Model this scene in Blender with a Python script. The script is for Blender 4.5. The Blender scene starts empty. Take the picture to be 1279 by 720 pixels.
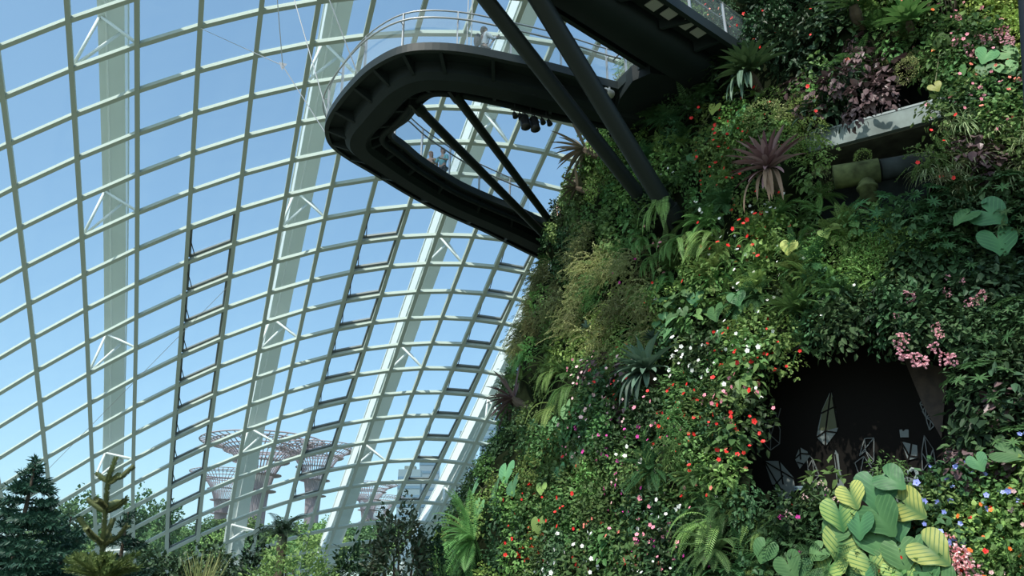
import bpy, math, random
import numpy as np
from mathutils import Vector, Matrix
rnd = random.Random(7)
S = bpy.context.scene
COL = S.collection

# ---------------------------------------------------------------- camera, sky, sun, exposure
F = 1000.0                      # focal length in pixels of the 1279 x 720 frame
PITCH = math.atan(0.4)
CAMZ = 1.6
cam_d = bpy.data.cameras.new('camera')
cam_d.sensor_width = 36.0
cam_d.lens = F / 1279.0 * 36.0
cam_d.clip_end = 3000
cam = bpy.data.objects.new('camera', cam_d)
COL.objects.link(cam)
cam.location = (0, 0, CAMZ)
cam.rotation_euler = (math.pi / 2 + PITCH, 0, 0)
S.camera = cam

SUN_AZ, SUN_EL, SUN_E = math.radians(-148), math.radians(54), 5.2
w = bpy.data.worlds.new('world'); S.world = w; w.use_nodes = True
nt = w.node_tree; nt.nodes.clear()
sky = nt.nodes.new('ShaderNodeTexSky'); sky.sky_type = 'NISHITA'
sky.sun_disc = False; sky.sun_elevation = SUN_EL; sky.sun_rotation = SUN_AZ
sky.air_density = 1.0; sky.dust_density = 1.6; sky.ozone_density = 1.5
hsv = nt.nodes.new('ShaderNodeHueSaturation'); hsv.inputs['Saturation'].default_value = 1.08
bg = nt.nodes.new('ShaderNodeBackground'); bg.inputs['Strength'].default_value = 0.31
wo = nt.nodes.new('ShaderNodeOutputWorld')
nt.links.new(sky.outputs[0], hsv.inputs['Color']); tint = nt.nodes.new('ShaderNodeVectorMath'); tint.operation = 'MULTIPLY'; tint.inputs[1].default_value = (1.02, 1.20, 1.24)
gmm = nt.nodes.new('ShaderNodeGamma'); gmm.inputs[1].default_value = 0.72
nt.links.new(hsv.outputs[0], gmm.inputs[0]); nt.links.new(gmm.outputs[0], tint.inputs[0]); nt.links.new(tint.outputs[0], bg.inputs[0]); nt.links.new(bg.outputs[0], wo.inputs[0])
sd = bpy.data.lights.new('sun', 'SUN'); sd.energy = SUN_E; sd.angle = math.radians(0.6); sd.color = (1.0, 0.95, 0.86)
sun = bpy.data.objects.new('sun', sd); COL.objects.link(sun)
tosun = Vector((math.sin(SUN_AZ) * math.cos(SUN_EL), math.cos(SUN_AZ) * math.cos(SUN_EL), math.sin(SUN_EL)))
sun.rotation_euler = tosun.to_track_quat('Z', 'Y').to_euler()
S.view_settings.view_transform = 'Standard'; S.view_settings.look = 'None'
S.view_settings.exposure = 0.0; S.view_settings.gamma = 1.0; S.view_settings.use_curve_mapping = False
S.cycles.transparent_max_bounces = 16
S.cycles.max_bounces = 6

# ---------------------------------------------------------------- projection helpers (used once, to find where things stand)
CP, SP = math.cos(PITCH), math.sin(PITCH)
O = np.array([0, 0, CAMZ])
def ray(x, y):
    X, Y = x - 639.5, 360 - y
    d = np.array([X, F * CP - Y * SP, F * SP + Y * CP]); return d / np.linalg.norm(d)
def at_z(x, y, z):                      # point where the sight line meets the height z
    d = ray(x, y); return O + d * ((z - CAMZ) / d[2])
def at_d(x, y, D):                      # point at the horizontal distance D
    d = ray(x, y); return O + d * (D / math.hypot(d[0], d[1]))
def at_plane(x, y, p0, n):
    d = ray(x, y); return O + d * (np.dot(p0 - O, n) / np.dot(d, n))
def proj(P):
    P = np.asarray(P) - O
    Y = P[1] * CP + P[2] * SP; Z = -P[1] * SP + P[2] * CP
    return 639.5 + F * P[0] / Y, 360 - F * Z / Y
def unit(v): v = np.asarray(v, float); return v / np.linalg.norm(v)
UP = np.array([0, 0, 1.0])

# ---------------------------------------------------------------- object helpers
def tag(o, label=None, cat=None, group=None, kind=None):
    if label: o['label'] = label
    if cat: o['category'] = cat
    if group: o['group'] = group
    if kind: o['kind'] = kind
    return o
def empty(name, loc=(0, 0, 0), parent=None):
    o = bpy.data.objects.new(name, None); COL.objects.link(o); o.location = loc; o.empty_display_size = .1
    if parent: o.parent = parent
    return o
class MB:
    def __init__(s): s.v = []; s.f = []; s.uv = None; s.n = 0; s.mi = []
    def add(s, V, Fc, mi=0):
        s.v.extend(map(tuple, V)); k = s.n; s.f.extend([tuple(i + k for i in q) for q in Fc]); s.n += len(V); s.mi += [mi] * len(Fc)
    def beam(s, a, b, n, w, d, off=0.0):
        a = np.asarray(a, float); b = np.asarray(b, float); t = unit(b - a); n = np.asarray(n, float); n = unit(n - t * np.dot(n, t)); u = np.cross(t, n)
        a = a + n * off; b = b + n * off
        V = [p + u * i * w / 2 + n * j * d / 2 for p in (a, b) for i, j in ((-1, -1), (1, -1), (1, 1), (-1, 1))]
        s.add(V, [(0, 1, 2, 3), (7, 6, 5, 4), (0, 4, 5, 1), (1, 5, 6, 2), (2, 6, 7, 3), (3, 7, 4, 0)])
    def box(s, c, sx, sy, sz, ax=None):
        c = np.asarray(c, float); ax = ax or (np.array([1, 0, 0.]), np.array([0, 1, 0.]), UP)
        V = [c + ax[0] * i * sx / 2 + ax[1] * j * sy / 2 + ax[2] * k * sz / 2 for i in (-1, 1) for j in (-1, 1) for k in (-1, 1)]
        s.add(V, [(0, 1, 3, 2), (4, 6, 7, 5), (0, 4, 5, 1), (2, 3, 7, 6), (0, 2, 6, 4), (1, 5, 7, 3)])
    def tube(s, pts, r, seg=8, caps=True):
        pts = [np.asarray(p, float) for p in pts]; n = len(pts)
        rr = r if hasattr(r, '__len__') else [r] * n
        V = []; ref = None
        for i, p in enumerate(pts):
            t = unit(pts[min(i + 1, n - 1)] - pts[max(i - 1, 0)])
            if ref is None: ref = unit(np.cross(t, UP if abs(t[2]) < .9 else np.array([1., 0, 0])))
            ref = unit(ref - t * np.dot(ref, t)); q = np.cross(t, ref)
            for k in range(seg):
                a = 2 * math.pi * k / seg; V.append(p + (ref * math.cos(a) + q * math.sin(a)) * rr[i])
        Fc = [(i * seg + k, i * seg + (k + 1) % seg, (i + 1) * seg + (k + 1) % seg, (i + 1) * seg + k) for i in range(n - 1) for k in range(seg)]
        if caps: Fc += [tuple(range(seg))[::-1], tuple((n - 1) * seg + k for k in range(seg))]
        s.add(V, Fc)
    def blob(s, c, rx, ry, rz, nu=8, nv=6, jit=0):
        V = []; Fc = []
        for j in range(nv + 1):
            for i in range(nu):
                a = 2 * math.pi * i / nu; b = math.pi * j / nv; q = 1 + jit * (rnd.random() - .5)
                V.append((c[0] + rx * q * math.sin(b) * math.cos(a), c[1] + ry * q * math.sin(b) * math.sin(a), c[2] + rz * q * math.cos(b)))
        for j in range(nv):
            for i in range(nu): Fc.append((j * nu + i, (j + 1) * nu + i, (j + 1) * nu + (i + 1) % nu, j * nu + (i + 1) % nu))
        s.add(V, Fc)
    def mesh(s, name, mats, smooth=False):
        m = bpy.data.meshes.new(name); m.from_pydata(s.v, [], s.f)
        for x in (mats if isinstance(mats, (list, tuple)) else [mats]): m.materials.append(x)
        if any(s.mi): m.polygons.foreach_set('material_index', s.mi)
        if s.uv is not None:
            l = m.uv_layers.new(name='UVMap'); uv = np.array(s.uv, dtype=np.float32)
            idx = np.empty(len(m.loops), dtype=np.int32); m.loops.foreach_get('vertex_index', idx)
            l.data.foreach_set('uv', uv[idx].ravel())
        if smooth: m.polygons.foreach_set('use_smooth', [True] * len(m.polygons))
        m.update(); return m
    def build(s, name, mats, parent=None, smooth=False, loc=None):
        o = bpy.data.objects.new(name, s.mesh(name, mats, smooth)); COL.objects.link(o)
        if parent: o.parent = parent
        if loc is not None: o.location = loc
        return o
def put(name, mesh, parent=None, mw=None):
    o = bpy.data.objects.new(name, mesh); COL.objects.link(o)
    if parent: o.parent = parent
    if mw is not None: o.matrix_basis = mw
    return o

# ---------------------------------------------------------------- materials
def mat(name, col, rough=.6, metal=0., noise=0., nscale=8., spec=.5, bump=0.):
    m = bpy.data.materials.new(name); m.use_nodes = True; t = m.node_tree; b = t.nodes['Principled BSDF']
    b.inputs['Base Color'].default_value = (*col, 1); b.inputs['Roughness'].default_value = rough; b.inputs['Metallic'].default_value = metal
    b.inputs['Specular IOR Level'].default_value = spec
    if noise or bump:
        tc = t.nodes.new('ShaderNodeTexCoord'); nz = t.nodes.new('ShaderNodeTexNoise'); nz.inputs['Scale'].default_value = nscale; nz.inputs['Detail'].default_value = 6
        t.links.new(tc.outputs['Object'], nz.inputs['Vector'])
        if noise:
            r = t.nodes.new('ShaderNodeMapRange'); r.inputs[1].default_value = .3; r.inputs[2].default_value = .7; r.inputs[3].default_value = 1 - noise; r.inputs[4].default_value = 1 + noise
            x = t.nodes.new('ShaderNodeVectorMath'); x.operation = 'SCALE'; x.inputs[0].default_value = col
            t.links.new(nz.outputs['Fac'], r.inputs[0]); t.links.new(r.outputs[0], x.inputs['Scale']); t.links.new(x.outputs[0], b.inputs['Base Color'])
        if bump:
            bp = t.nodes.new('ShaderNodeBump'); bp.inputs['Strength'].default_value = bump; t.links.new(nz.outputs['Fac'], bp.inputs['Height']); t.links.new(bp.outputs[0], b.inputs['Normal'])
    return m
def leafmat(name, col, col2=None, trans=.3, rough=.45, hvar=.03, vvar=.5, veins=None, spec=.16):
    m = bpy.data.materials.new(name); m.use_nodes = True; t = m.node_tree; t.nodes.clear(); N = t.nodes.new; L = t.links.new
    out = N('ShaderNodeOutputMaterial'); b = N('ShaderNodeBsdfPrincipled'); tr = N('ShaderNodeBsdfTranslucent'); mx = N('ShaderNodeMixShader')
    g = N('ShaderNodeNewGeometry'); oi = N('ShaderNodeObjectInfo')
    mixc = N('ShaderNodeMix'); mixc.data_type = 'RGBA'; mixc.inputs[6].default_value = (*col, 1); mixc.inputs[7].default_value = (*(col2 or col), 1)
    L(g.outputs['Random Per Island'], mixc.inputs[0]); c = mixc.outputs[2]
    if veins:                                       # the leaf's own vein pattern, in its own coordinates
        uv = N('ShaderNodeUVMap'); sx = N('ShaderNodeSeparateXYZ'); L(uv.outputs[0], sx.inputs[0])
        ab = N('ShaderNodeMath'); ab.operation = 'ABSOLUTE'; L(sx.outputs[0], ab.inputs[0])
        m1 = N('ShaderNodeMath'); m1.operation = 'MULTIPLY_ADD'; m1.inputs[1].default_value = .75; L(ab.outputs[0], m1.inputs[0]); L(sx.outputs[1], m1.inputs[2])
        m2 = N('ShaderNodeMath'); m2.operation = 'MULTIPLY'; m2.inputs[1].default_value = 44; L(m1.outputs[0], m2.inputs[0])
        sn = N('ShaderNodeMath'); sn.operation = 'SINE'; L(m2.outputs[0], sn.inputs[0])
        mr = N('ShaderNodeMapRange'); mr.inputs[1].default_value = .45; mr.inputs[2].default_value = .98; L(sn.outputs[0], mr.inputs[0])
        v = N('ShaderNodeMix'); v.data_type = 'RGBA'; L(mr.outputs[0], v.inputs[0]); L(c, v.inputs[6]); v.inputs[7].default_value = (*veins, 1)
        mid = N('ShaderNodeMapRange'); mid.inputs[1].default_value = .015; mid.inputs[2].default_value = .26; L(ab.outputs[0], mid.inputs[0])
        v2 = N('ShaderNodeMix'); v2.data_type = 'RGBA'; L(mid.outputs[0], v2.inputs[0]); v2.inputs[6].default_value = (*veins, 1); L(v.outputs[2], v2.inputs[7]); c = v2.outputs[2]
    h = N('ShaderNodeHueSaturation'); h.inputs['Saturation'].default_value = .86
    mh = N('ShaderNodeMapRange'); mh.inputs[3].default_value = .5 - hvar; mh.inputs[4].default_value = .5 + hvar; L(oi.outputs['Random'], mh.inputs[0]); L(mh.outputs[0], h.inputs['Hue'])
    wn = N('ShaderNodeTexWhiteNoise'); wn.noise_dimensions = '1D'; L(oi.outputs['Random'], wn.inputs['W'])
    mv = N('ShaderNodeMapRange'); mv.inputs[3].default_value = 1 - vvar; mv.inputs[4].default_value = 1 + vvar; L(wn.outputs['Value'], mv.inputs[0]); L(mv.outputs[0], h.inputs['Value'])
    L(c, h.inputs['Color']); L(h.outputs[0], b.inputs['Base Color']); L(h.outputs[0], tr.inputs[0])
    b.inputs['Roughness'].default_value = rough; b.inputs['Specular IOR Level'].default_value = spec
    mx.inputs[0].default_value = trans; L(b.outputs[0], mx.inputs[1]); L(tr.outputs[0], mx.inputs[2]); L(mx.outputs[0], out.inputs[0])
    return m
M = {}
M['mullion'] = mat('painted_steel', (.44, .50, .455), .7, spec=.2)
M['sash'] = mat('vent_frame_grey', (.16, .18, .18), .5)
M['rib'] = mat('white_rib_steel', (.78, .82, .80), .45)
M['deck'] = mat('dark_green_steel', (.010, .016, .0165), .65, spec=.25, noise=.15, nscale=1.5)
M['deckedge'] = mat('dark_edge_steel', (.018, .026, .026), .5, spec=.25)
M['strut'] = mat('dark_strut_steel', (.012, .017, .016), .5, spec=.3)
M['steel'] = mat('stainless_rail', (.45, .45, .44), .35, .6)
M['black'] = mat('black_metal', (.012, .013, .014), .5)
M['white'] = mat('white_plastic', (.6, .6, .58), .5)
M['soil'] = mat('planting_felt', (.010, .014, .007), 1., spec=0., noise=.5, nscale=1.2, bump=.6)
M['ground'] = mat('ground_bounce_tone', (.15, .17, .12), .9, noise=.3, nscale=.2)  # colour raised to bounce light up onto mullions and undersides
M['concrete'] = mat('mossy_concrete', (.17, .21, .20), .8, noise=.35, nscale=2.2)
M['darkwall'] = mat('mottled_dark_wall', (.018, .024, .024), .9, spec=.15, noise=.5, nscale=2.)  # dark grey-green, tone varied by noise
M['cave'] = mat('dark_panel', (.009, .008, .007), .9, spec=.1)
M['crystal'] = mat('grey_print', (.11, .135, .13), .6)
M['crystalgreen'] = mat('olive_print', (.05, .06, .02), .6)
M['crystalline'] = mat('grey_line', (.10, .115, .11), .6)
M['bark'] = mat('bark', (.08, .06, .04), .9, noise=.3, nscale=10)
M['pipe'] = mat('mossy_pipe', (.06, .075, .03), .9, spec=.15, noise=.8, nscale=3.)
M['skin'] = mat('skin', (.5, .3, .22), .6)
def glass_mat(name, tint, gl=.05, diffuse_share=0.):  # pale diffuse mixed into the transparent surface
    m = bpy.data.materials.new(name); m.use_nodes = True; t = m.node_tree; t.nodes.clear(); N = t.nodes.new; L = t.links.new
    o = N('ShaderNodeOutputMaterial'); a = N('ShaderNodeBsdfTransparent'); a.inputs[0].default_value = (*tint, 1)
    g = N('ShaderNodeBsdfGlossy'); g.inputs['Roughness'].default_value = .05; g.inputs[0].default_value = (.9, 1, 1, 1)
    d = N('ShaderNodeBsdfDiffuse'); d.inputs[0].default_value = (.6, .7, .7, 1)
    m0 = N('ShaderNodeMixShader'); m0.inputs[0].default_value = diffuse_share; L(a.outputs[0], m0.inputs[1]); L(d.outputs[0], m0.inputs[2])
    mx = N('ShaderNodeMixShader'); mx.inputs[0].default_value = gl; L(m0.outputs[0], mx.inputs[1]); L(g.outputs[0], mx.inputs[2]); L(mx.outputs[0], o.inputs[0])
    return m
M['glass'] = glass_mat('greenish_glass', (.86, .93, .93), .05, .04)
M['mesh'] = glass_mat('fine_wire_mesh', (.9, .93, .95), .0, .14)

# ================================================================ STRUCTURE
g = MB(); g.add([(-900, -300, 0), (900, -300, 0), (900, 1500, 0), (-900, 1500, 0)], [(0, 1, 2, 3)])
tag(g.build('ground', M['ground']), 'unseen ground under and around the glasshouse, toned lighter for bounce', kind='structure')

# ---- the glass shell: an ellipsoid; the grid of mullions lies on it
AZ = math.radians(-35)
gn = np.array([math.sin(AZ), math.cos(AZ), 0]); gt = np.array([math.cos(AZ), -math.sin(AZ), 0])
GM = np.array([gn / 75, gt / 100, UP / 38])
TU = [(0, 0), (0, 1), (0, 2), (0, 3), (0, 4), (1, 0), (1, 1), (1, 2), (1, 3), (2, 0), (2, 1), (2, 2), (3, 0), (3, 1), (4, 0)]
CX = [428.973, -95.031, 15.952, -4.857, 5.471, 336.501, -94.969, 20.505, -19.869, -43.252, 38.48, -6.199, -10.629, 1.232, -6.207]
CY = [376.723, 356.583, -62.074, 13.621, -7.948, -67.209, -40.824, 33.215, 0.604, 92.962, -31.349, -9.454, -6.133, 13.683, -4.612]
def gridpx(i, j):
    u, v = i / 7 - 1, j / 10 - 1
    return sum(c * u**a * v**b for c, (a, b) in zip(CX, TU)), sum(c * u**a * v**b for c, (a, b) in zip(CY, TU))
def shell0(i, j):
    d = ray(*gridpx(i, j)); return O + d / np.linalg.norm(GM @ d)
_c = {}
I0, I1, J0, J1 = -1, 15, -1, 21
def shell(i, j):                        # inside the measured range as measured, beyond it carried on evenly
    k = (round(i, 3), round(j, 3))
    if k in _c: return _c[k]
    ic, jc = min(max(i, I0), I1), min(max(j, J0), J1)
    P = shell0(ic, jc)
    if i != ic: s = 1 if i < ic else -1; P = P + (shell(ic, j if j == jc else jc) - shell(ic + s, jc)) * abs(i - ic)
    if j != jc: s = 1 if j < jc else -1; P = P + (shell0(ic, jc) - shell0(ic, jc + s)) * abs(j - jc)
    if P is not None and (i != ic or j != jc):
        q = P - O; P = O + q / np.linalg.norm(GM @ q)
    _c[k] = P; return P
def snorm(P): q = P - O; n = GM.T @ (GM @ q); return unit(n)
IA, IB, JA, JB = -4, 18, -5, 23
facade = empty('wall_glass'); tag(facade, 'curved glass shell of pale green steel mullions', kind='structure')
cols = range(IA, IB + 1); rows = range(JA, JB + 1)
for i in cols:
    m = MB()
    for j in range(JA, JB):
        a, b = shell(i, j), shell(i, j + 1)
        if a[2] < 0 and b[2] < 0: continue
        m.beam(a, b, snorm((a + b) / 2), .28, .36)
    if m.n: m.build('vertical_mullion', M['mullion'], facade)
for j in rows:
    m = MB()
    for i in range(IA, IB):
        a, b = shell(i, j), shell(i + 1, j)
        if a[2] < 0 and b[2] < 0: continue
        m.beam(a, b, snorm((a + b) / 2), .25, .34, .02)
    if m.n: m.build('horizontal_mullion', M['mullion'], facade)
VENT = {3: (6, 18), 7: (7, 18), 11: (8, 19)}
gm = MB()
for i in range(IA, IB):
    for j in range(JA, JB):
        P = [shell(i, j), shell(i + 1, j), shell(i + 1, j + 1), shell(i, j + 1)]
        if max(p[2] for p in P) < 0: continue
        if i in VENT and VENT[i][0] <= j < VENT[i][1]: continue
        n = snorm(P[0]) * .08
        gm.add([p + n for p in P], [(0, 1, 2, 3)])
gm.build('glazing', M['glass'], facade)
# the opened vents: sash hinged along its top edge, its glass and the rod that pushes it out
for i, (a, b) in VENT.items():
    for j in range(a, b):
        A, B, C_, D_ = [shell(x, y) for x, y in ((i + .06, j + .07), (i + .94, j + .07), (i + .94, j + .93), (i + .06, j + .93))]
        n = snorm(A); C_ = C_ + n * .30; D_ = D_ + n * .30; A = A + n * .12; B = B + n * .12
        fr = MB()
        for p, q in ((A, B), (B, C_), (C_, D_), (D_, A)): fr.beam(p, q, n, .20, .18)
        s = fr.build('vent_sash', M['sash'], facade)
        pm = MB(); pm.add([A, B, C_, D_], [(0, 1, 2, 3)]); pm.build('pane', M['glass'], s)
        rod = MB(); lo = shell(i + .12, j + .25); hi = D_ * .88 + C_ * .12
        rod.tube([shell(i + .05, j + .3) - n * .1, hi], .035, 5); rod.beam(hi - gt * .1, hi + gt * .35, n, .12, .12)
        rod.build('actuator_rod', M['black'], s)
# ---- ribs outside the glass, with their V struts
RN = 0
for k, iu in enumerate((-2.5, 1.5, 5.5, 9.5, 13.5)):
    js = np.arange(JA, JB + .1, 1.0); inner = []; outer = []; fr = []
    for j in js:
        if j == JA:                         # the arch carried on over the roof and down behind the camera
            e0 = GM @ (shell(iu, j) - O); e1 = GM @ (shell(iu, j + 1) - O); t0 = unit(e0 - e1 * np.dot(e0, e1) / np.dot(e1, e1)); t0 = unit(t0 - e0 * np.dot(t0, e0)); GI = np.linalg.inv(GM); back = []
            for q in range(1, 46):
                e = e0 * math.cos(q * .06) + t0 * math.sin(q * .06); Pq = O + GI @ e
                if Pq[2] < 0: break
                back.append(Pq)
            for q in range(len(back) - 1, -1, -1):
                Pq = back[q]; nx = back[q - 1] if q else shell(iu, JA); n = snorm(Pq); t = unit(nx - Pq); inner.append(Pq + n * 3.4); outer.append(Pq + n * 5.4); fr.append((n, t, unit(np.cross(t, n))))
        P = shell(iu, j); n = snorm(P); t = unit(shell(iu, j + .5) - shell(iu, j - .5)); sd_ = unit(np.cross(t, n))
        inner.append(P + n * 3.4); outer.append(P + n * 5.4); fr.append((n, t, sd_))
    rib = empty('outer_rib')
    place = {-2.5: 'leftmost, mostly outside the picture', 1.5: 'upright one at the far left behind the glass', 5.5: 'second upright from the left, passing behind the walkway bend', 9.5: 'leaning one that crosses behind the two photographers deck', 13.5: 'leaning one nearest to the planted mountain'}[iu]
    tag(rib, {-2.5: 'white steel arch rib outside the glass, leftmost of all', 1.5: 'broad pale green-white arch rib standing upright behind the left panes', 5.5: 'slender white arch rib behind the glass left of the walkway bend', 9.5: 'leaning white arch rib seen behind the walkway loop and its visitors', 13.5: 'leaning bright white arch rib closest to the planted mountain'}[iu], 'rib', 'white arch ribs outside the glass')
    W = 1.5
    for nm, base, wd, dp in (('inner_flange', inner, W, .16), ('outer_flange', outer, W * 1.1, .16)):
        m = MB(); V = []; Fc = []
        for q, (P, (n, t, s_)) in enumerate(zip(base, fr)):
            V += [P - s_ * wd / 2 - n * dp / 2, P + s_ * wd / 2 - n * dp / 2, P + s_ * wd / 2 + n * dp / 2, P - s_ * wd / 2 + n * dp / 2]
            if q: o4 = 4 * q; Fc += [(o4 - 4 + e, o4 - 4 + (e + 1) % 4, o4 + (e + 1) % 4, o4 + e) for e in range(4)]
        m.add(V, Fc); m.build(nm, M['rib'], rib)
    m = MB(); m.tube([P - s_ * W * .18 - n * .12 for P, (n, t, s_) in zip(inner, fr)], .07, 6); m.build('duct', mat('bright_white_duct', (.85, .87, .86), .4) if k == 0 else bpy.data.materials['bright_white_duct'], rib, True)
    for sg in (-1, 1):
        m = MB(); V = []; Fc = []
        for q, (P, Q, (n, t, s_)) in enumerate(zip(inner, outer, fr)):
            c = s_ * sg * W * .46
            V += [P + c - s_ * .05, P + c + s_ * .05, Q + c + s_ * .05, Q + c - s_ * .05]
            if q: o4 = 4 * q; Fc += [(o4 - 4 + e, o4 - 4 + (e + 1) % 4, o4 + (e + 1) % 4, o4 + e) for e in range(4)]
        m.add(V, Fc); m.build('web_plate', M['rib'], rib)
    off = 1 if k % 2 == 1 else 3
    for j in range(-3, 22, 4):
        jj = j if k % 2 == 1 else j + 2
        if jj > 20: continue
        for ii in (int(iu - .5), int(iu + .5)):
            nd = shell(ii, jj)
            for e, dj in ((-.4, -.15), (.4, .1)):
                P = shell(iu, jj + dj); n = snorm(P); t = unit(shell(iu, jj + .5) - shell(iu, jj - .5)); s_ = unit(np.cross(t, n))
                m = MB(); m.tube([nd + snorm(nd) * .15, P + n * 3.4 + s_ * e * W * (1 if ii < iu else 1)], .10, 6); m.build('strut', M['rib'], rib, True)

# ---- the planted mountain
MC = np.array([18.0, 30.0])
RZ = [-1.6, 0, 3, 6, 9.6, 12.7, 14.5, 19, 21.8, 29, 33, 35.5]; RR = [22.2, 21.2, 20.0, 18.3, 17.7, 16.7, 16.4, 14.5, 12.2, 8.6, 5.5, .6]
def MR(z): return np.interp(z - CAMZ, RZ, RR)
def surf(x, y):                         # where a sight line meets the mountain
    d = ray(x, y); lo = None
    for k in range(60, 460):
        t = k * .12; P = O + d * t
        if math.hypot(P[0] - MC[0], P[1] - MC[1]) < MR(P[2]) and P[2] < 37: lo = t; break
    if lo is None: return None
    a, b = lo - .12, lo
    for _ in range(12):
        c = (a + b) / 2; P = O + d * c
        if math.hypot(P[0] - MC[0], P[1] - MC[1]) < MR(P[2]): b = c
        else: a = c
    P = O + d * b; n2 = P[:2] - MC; n2 /= np.linalg.norm(n2)
    return P, np.array([n2[0], n2[1], 0.])
def inpoly(x, y, poly):
    r = False; n = len(poly)
    for i in range(n):
        x1, y1 = poly[i]; x2, y2 = poly[i - 1]
        if (y1 > y) != (y2 > y) and x < (x2 - x1) * (y - y1) / (y2 - y1) + x1: r = not r
    return r
CAVE = [(958, 470), (1005, 440), (1060, 425), (1150, 425), (1200, 450), (1228, 500), (1205, 560), (1165, 610), (1120, 640), (940, 620), (930, 560)]
NOOK = [(1018, 150), (1060, 128), (1120, 92), (1185, 90), (1180, 180), (1160, 225), (1150, 262), (1095, 280), (1035, 275), (1012, 215)]
def scaled(poly, f):
    c = np.mean(poly, axis=0); return [tuple(c + (np.array(p) - c) * f) for p in poly]
CAVE2, NOOK2 = scaled(CAVE, 1.03), scaled(NOOK, 1.05)
def subdiv_poly(poly, n=4):
    out = []
    for i, p in enumerate(poly):
        q = poly[(i + 1) % len(poly)]
        out += [(p[0] + (q[0] - p[0]) * k / n, p[1] + (q[1] - p[1]) * k / n) for k in range(n)]
    return out
m = MB(); NT, NZ = 360, 150
def bump(th, z): return .25 * math.sin(th * 17 + z * .9) * math.sin(z * 1.7 + th * 5) + .15 * math.sin(th * 41 + z * 2.3)
zs = np.linspace(0, 37.1, NZ)
for z in zs:
    for k in range(NT):
        th = 2 * math.pi * k / NT; r = max(.05, MR(z) - .25 + bump(th, z))
        m.v.append((MC[0] + r * math.cos(th), MC[1] + r * math.sin(th), z))
m.n = len(m.v)
for q in range(NZ - 1):
    for k in range(NT):
        f4 = (q * NT + k, q * NT + (k + 1) % NT, (q + 1) * NT + (k + 1) % NT, (q + 1) * NT + k)
        c = np.mean([m.v[e] for e in f4], axis=0)
        nrm = c[:2] - MC
        if np.dot(nrm, c[:2]) < 0:
            px, py = proj(c)
            if inpoly(px, py, CAVE2) or inpoly(px, py, NOOK2): continue
        m.f.append(f4); m.mi.append(0)
mount = m.build('wall_planted', M['soil'], smooth=True)
tag(mount, 'dark felt-covered slope of the planted mountain', kind='structure')

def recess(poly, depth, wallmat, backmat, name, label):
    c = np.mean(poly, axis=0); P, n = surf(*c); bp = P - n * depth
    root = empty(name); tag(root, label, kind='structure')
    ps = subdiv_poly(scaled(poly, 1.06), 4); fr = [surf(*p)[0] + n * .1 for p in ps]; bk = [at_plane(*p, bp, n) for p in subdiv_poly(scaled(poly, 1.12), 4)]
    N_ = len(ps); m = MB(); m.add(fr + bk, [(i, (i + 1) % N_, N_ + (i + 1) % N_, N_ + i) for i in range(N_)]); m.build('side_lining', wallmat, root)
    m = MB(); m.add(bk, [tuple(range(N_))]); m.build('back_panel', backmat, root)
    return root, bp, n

# ================================================================ THE ELEVATED WALKWAY
ZD = 14.5 + CAMZ
outer = [(7.2, 21.0), (5.2, 20.45), (3.2, 19.9), (1.4, 19.1), (0, 18.6), (-1.3, 18.2), (-2.4, 18.1), (-3.2, 18.3), (-4, 18.9), (-4.6, 19.6), (-5.3, 20.6), (-5.85, 21.6), (-6.05, 22.4), (-6.0, 23.1), (-5.6, 23.9), (-4.9, 24.9), (-3.9, 26.4), (-2.8, 27.8), (-1.2, 29.5), (-.1, 30.8), (1.4, 32.5), (4, 35)]
inner = [(7.0, 23.2), (5.0, 22.5), (3.1, 21.95), (1.5, 21.5), (0, 20.85), (-1.2, 20.4), (-1.9, 20.2), (-2.3, 20.2), (-2.6, 20.4), (-2.95, 20.9), (-3.3, 21.5), (-3.75, 22.0), (-3.95, 22.35), (-3.9, 22.7), (-3.6, 23.2), (-3.2, 24), (-2.6, 24.9), (-1.8, 25.95), (-.6, 27.1), (.3, 27.9), (1.5, 29.1), (4.5, 31.5)]
def smooth(pts, n):
    P = np.array(pts, float); out = []
    for i in range(len(P) - 1):
        a, b, c, d = P[max(i - 1, 0)], P[i], P[i + 1], P[min(i + 2, len(P) - 1)]
        for k in range(n):
            t = k / n; out.append(.5 * ((2 * b) + (c - a) * t + (2 * a - 5 * b + 4 * c - d) * t * t + (3 * b - a - 3 * c + d) * t**3))
    out.append(P[-1]); return np.array(out)
SO, SI = smooth(outer, 5), smooth(inner, 5)
def strip(m, A, B, prof):               # sweep a profile [(s 0..1 across, dz)] between two edges
    k = len(prof); V = []
    for a, b in zip(A, B):
        for s, z in prof: q = a + (b - a) * s; V.append((q[0], q[1], ZD + z))
    Fc = [(i * k + e, (i + 1) * k + e, (i + 1) * k + (e + 1) % k, i * k + (e + 1) % k) for i in range(len(A) - 1) for e in range(k)]
    Fc += [tuple(range(k)), tuple((len(A) - 1) * k + e for e in range(k))[::-1]]
    m.add(V, Fc)
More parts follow.
